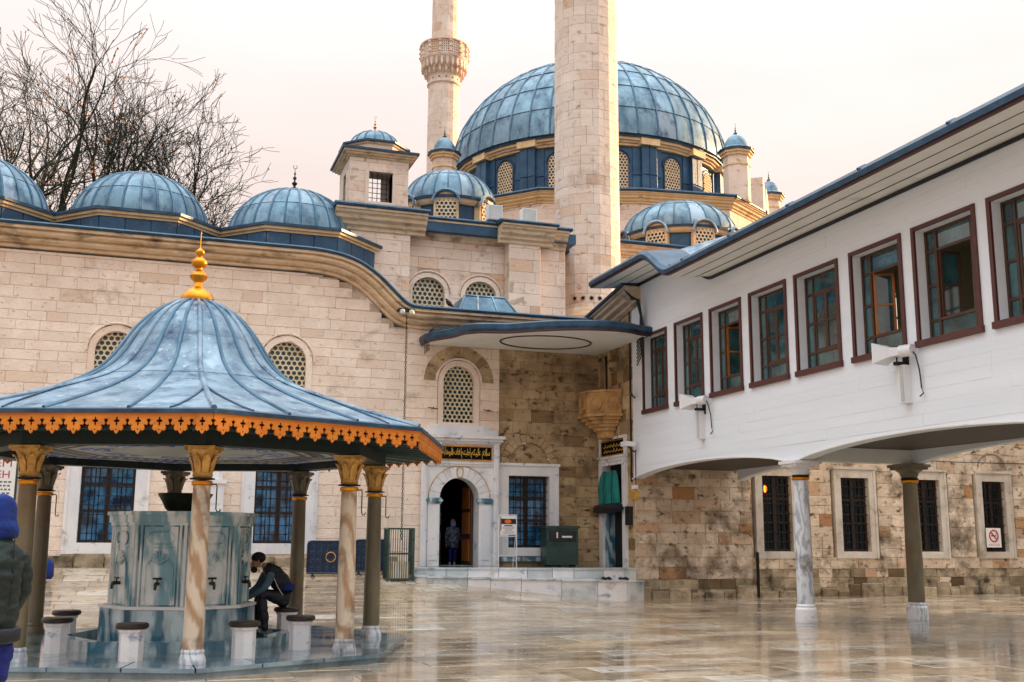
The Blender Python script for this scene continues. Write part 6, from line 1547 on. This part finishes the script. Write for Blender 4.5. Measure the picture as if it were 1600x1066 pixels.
for sg in (-1, 1):
    sl = {'a': (P_(.29,sg*.20,1.09),.075,.075), 'b': (P_(.40,sg*.24,.86),.058,.058), 'c': (P_(.62,sg*.12,.72),.042,.042), 'd': (P_(.66,sg*.10,.70),.038,.038)}
    skin_body('sleeve', sl, [('a','b'),('b','c'),('c','d')], 'sleeve', man)
    hand(man, P_(.66,sg*.10,.695), f+Vector((0,0,-.2)), (0,0,-1), 1.0, .6)
    sh = {'h': (P_(.36,sg*.15,.17),.05,.045), 'm': (P_(.45,sg*.15,.17),.05,.042), 't': (P_(.58,sg*.15,.155),.042,.028)}
    skin_body('shoe', sh, [('h','m'),('m','t')], 'hair', man, 2)
skin_body('neck', {'a': (P_(.34,0,1.14),.06,.06), 'b': (P_(.42,0,1.20),.058,.058)}, [('a','b')], 'skin', man, 1)
hc = P_(.49, 0, 1.235); hd = (f+Vector((0,0,-.75))).normalized()
head = skin_body('head', {'c': (hc+Vector((0,0,.03))-hd*.02,.090,.085), 'm': (hc+hd*.02-Vector((0,0,.02)),.078,.080), 'j': (hc+hd*.045-Vector((0,0,.075)),.05,.045)}, [('c','m'),('m','j')], 'skin', man, 2)
face(head, hc, hd, 1.0, head)
ell(hc-hd*.025+Vector((0,0,.035)), .108, .10, .088, atan2(f.y, f.x)).build('knitted_cap', 'hair', man, smooth=60)
ell(hc+hd*.05-Vector((0,0,.09)), .05, .052, .05, atan2(f.y, f.x)).build('beard', 'hair', man, smooth=60)
MB().tube([tuple(P_(.10,-.185,.72)), tuple(P_(.20,-.2,.86)), tuple(P_(.27,-.205,1.0))], .006, 4).build('white_piping', 'paper', man)
ell(P_(.02,-.165,.86), .09, .02, .055, atan2(f.y,f.x)).build('blue_shirt_tail', 'hood', man, smooth=60)
# --- standing person at the left edge, seen from behind
px_, py_ = -.88, 7.55
pn = thing('person', (px_, py_, 0), 'person in blue hood, dark green jacket and blue trousers at the left edge', 'person')
ff = Vector((-.75, .65, 0)).normalized(); ss_ = Vector((ff.y, -ff.x, 0))          # facing away to the left
def Q(fw, sd, z): return Vector((px_, py_, 0))+ff*fw+ss_*sd+Vector((0,0,z*1.075))
leg = {'pel': (Q(0,0,.97),.12,.12)}
ed = []
for sg, n in ((-1,'l'),(1,'r')):
    st_ = .06*sg
    leg['h'+n] = (Q(0,sg*.09,.80),.10,.11); leg['k'+n] = (Q(.02+st_,sg*.10,.50),.085,.085); leg['m'+n] = (Q(.0+st_,sg*.10,.30),.078,.078); leg['a'+n] = (Q(-.02+st_,sg*.10,.08),.07,.07)
    ed += [('pel','h'+n),('h'+n,'k'+n),('k'+n,'m'+n),('m'+n,'a'+n)]
skin_body('trousers', leg, ed, 'trousers', pn, 4, .022)
skin_body('jacket', {'hem': (Q(0,0,.90),.185,.155), 'w': (Q(0,0,1.05),.185,.155), 'b': (Q(-.01,0,1.22),.18,.145), 'c': (Q(-.01,0,1.40),.175,.135), 'n': (Q(.02,0,1.53),.09,.09), 'sl': (Q(0,-.165,1.43),.085,.085), 'sr': (Q(0,.165,1.43),.085,.085)}, [('hem','w'),('w','b'),('b','c'),('c','n'),('c','sl'),('c','sr')], 'jacket', pn, 4, .022)
MB().lathe([(.175,.94),(.20,.955),(.20,1.02),(.18,1.035)], 32, (Q(0,0,0).x, Q(0,0,0).y), mod=lambda t, z, r: (.94+.07*cos(2*(t-atan2(ss_.y, ss_.x))))*(1+.012*cos(t*40))).build('ribbed_hem', 'vest', pn, smooth=60)
MB().tube([tuple(Q(-.155,0,1.03)), tuple(Q(-.17,0,1.25)), tuple(Q(-.155,0,1.5))], .005, 4).build('back_seam', 'vest', pn)
for sg in (-1, 1):
    skin_body('sleeve', {'a': (Q(0,sg*.185,1.42),.078,.078), 'b': (Q(-.02,sg*.235,1.17),.062,.062), 'c': (Q(.10,sg*.22,.98),.052,.052), 'd': (Q(.14,sg*.20,.94),.048,.048)}, [('a','b'),('b','c'),('c','d')], 'jacket', pn, 4, .016)
    hand(pn, Q(.14,sg*.20,.935), ff*.7+Vector((0,0,-.5)), tuple(-ss_*sg), 1.0, .7)
    skin_body('shoe', {'h': (Q(-.04+.06*sg,sg*.10,.05),.05,.05), 'm': (Q(.06+.06*sg,sg*.10,.045),.05,.042), 't': (Q(.17+.06*sg,sg*.11,.035),.04,.03)}, [('h','m'),('m','t')], 'vest', pn)
hc = Q(.05, 0, 1.665)
head = skin_body('head', {'c': (hc+Vector((0,0,.03)),.090,.095), 'm': (hc+ff*.03-Vector((0,0,.03)),.075,.085), 'j': (hc+ff*.06-Vector((0,0,.09)),.05,.045)}, [('c','m'),('m','j')], 'skin', pn, 2)
face(head, hc+ff*.02, ff, 1.0, head, ears=False)
skin_body('hood', {'t': (hc-ff*.02+Vector((0,0,.06)),.112,.115), 'm': (hc-ff*.045-Vector((0,0,.03)),.112,.108), 'b': (hc-ff*.07-Vector((0,0,.14)),.125,.10), 'c': (Q(-.06,0,1.44),.14,.09)}, [('t','m'),('m','b'),('b','c')], 'hood', pn, 4, .012)
# --- figure standing in the dark doorway
dx, dy = 8.5, 30.6
dp = thing('person', (dx, dy, .84), 'small figure in patterned coat and pale headscarf walking into the dark doorway', 'person')
def D(s, v, z): return Vector((dx+s, dy+v, .84+z))
M['coat'] = mk('patterned_coat', lin((44,58,84)), lin((120,130,150)), .8, 14, contrast=(.45,.55), detail=3)
M['scarf'] = mk('pale_blue_scarf', lin((120,156,204)), None, .8)
skin_body('coat', {'hem': (D(0,0,.42),.17,.15), 'w': (D(0,0,.70),.16,.13), 'c': (D(0,0,.95),.165,.12), 'n': (D(0,0,1.07),.06,.06), 'sl': (D(-.16,0,.99),.07,.07), 'el': (D(-.20,.03,.76),.055,.055), 'wl': (D(-.17,.06,.58),.04,.04), 'sr': (D(.16,0,.99),.07,.07), 'er': (D(.20,.03,.76),.055,.055), 'wr': (D(.17,.06,.58),.04,.04)}, [('hem','w'),('w','c'),('c','n'),('c','sl'),('sl','el'),('el','wl'),('c','sr'),('sr','er'),('er','wr')], 'coat', dp)
for sg in (-1, 1):
    skin_body('trouser_leg', {'a': (D(.07*sg,0,.45),.07,.07), 'b': (D(.07*sg,0,.06),.045,.045)}, [('a','b')], 'trousers', dp, 1)
    skin_body('shoe', {'a': (D(.07*sg,0,.04),.04,.035), 'b': (D(.07*sg,.12,.03),.035,.025)}, [('a','b')], 'paper', dp, 1)
    hand(dp, D(.17*sg,.06,.57), (0,.2,-1), (-sg,0,0), .85, .5)
ell(D(0,.01,1.19), .082, .09, .11).build('head', 'skin', dp, smooth=60)
skin_body('headscarf', {'t': (D(0,-.01,1.23),.092,.095), 'm': (D(0,-.02,1.15),.09,.09), 'b': (D(0,-.03,1.05),.11,.09)}, [('t','m'),('m','b')], 'scarf', dp)
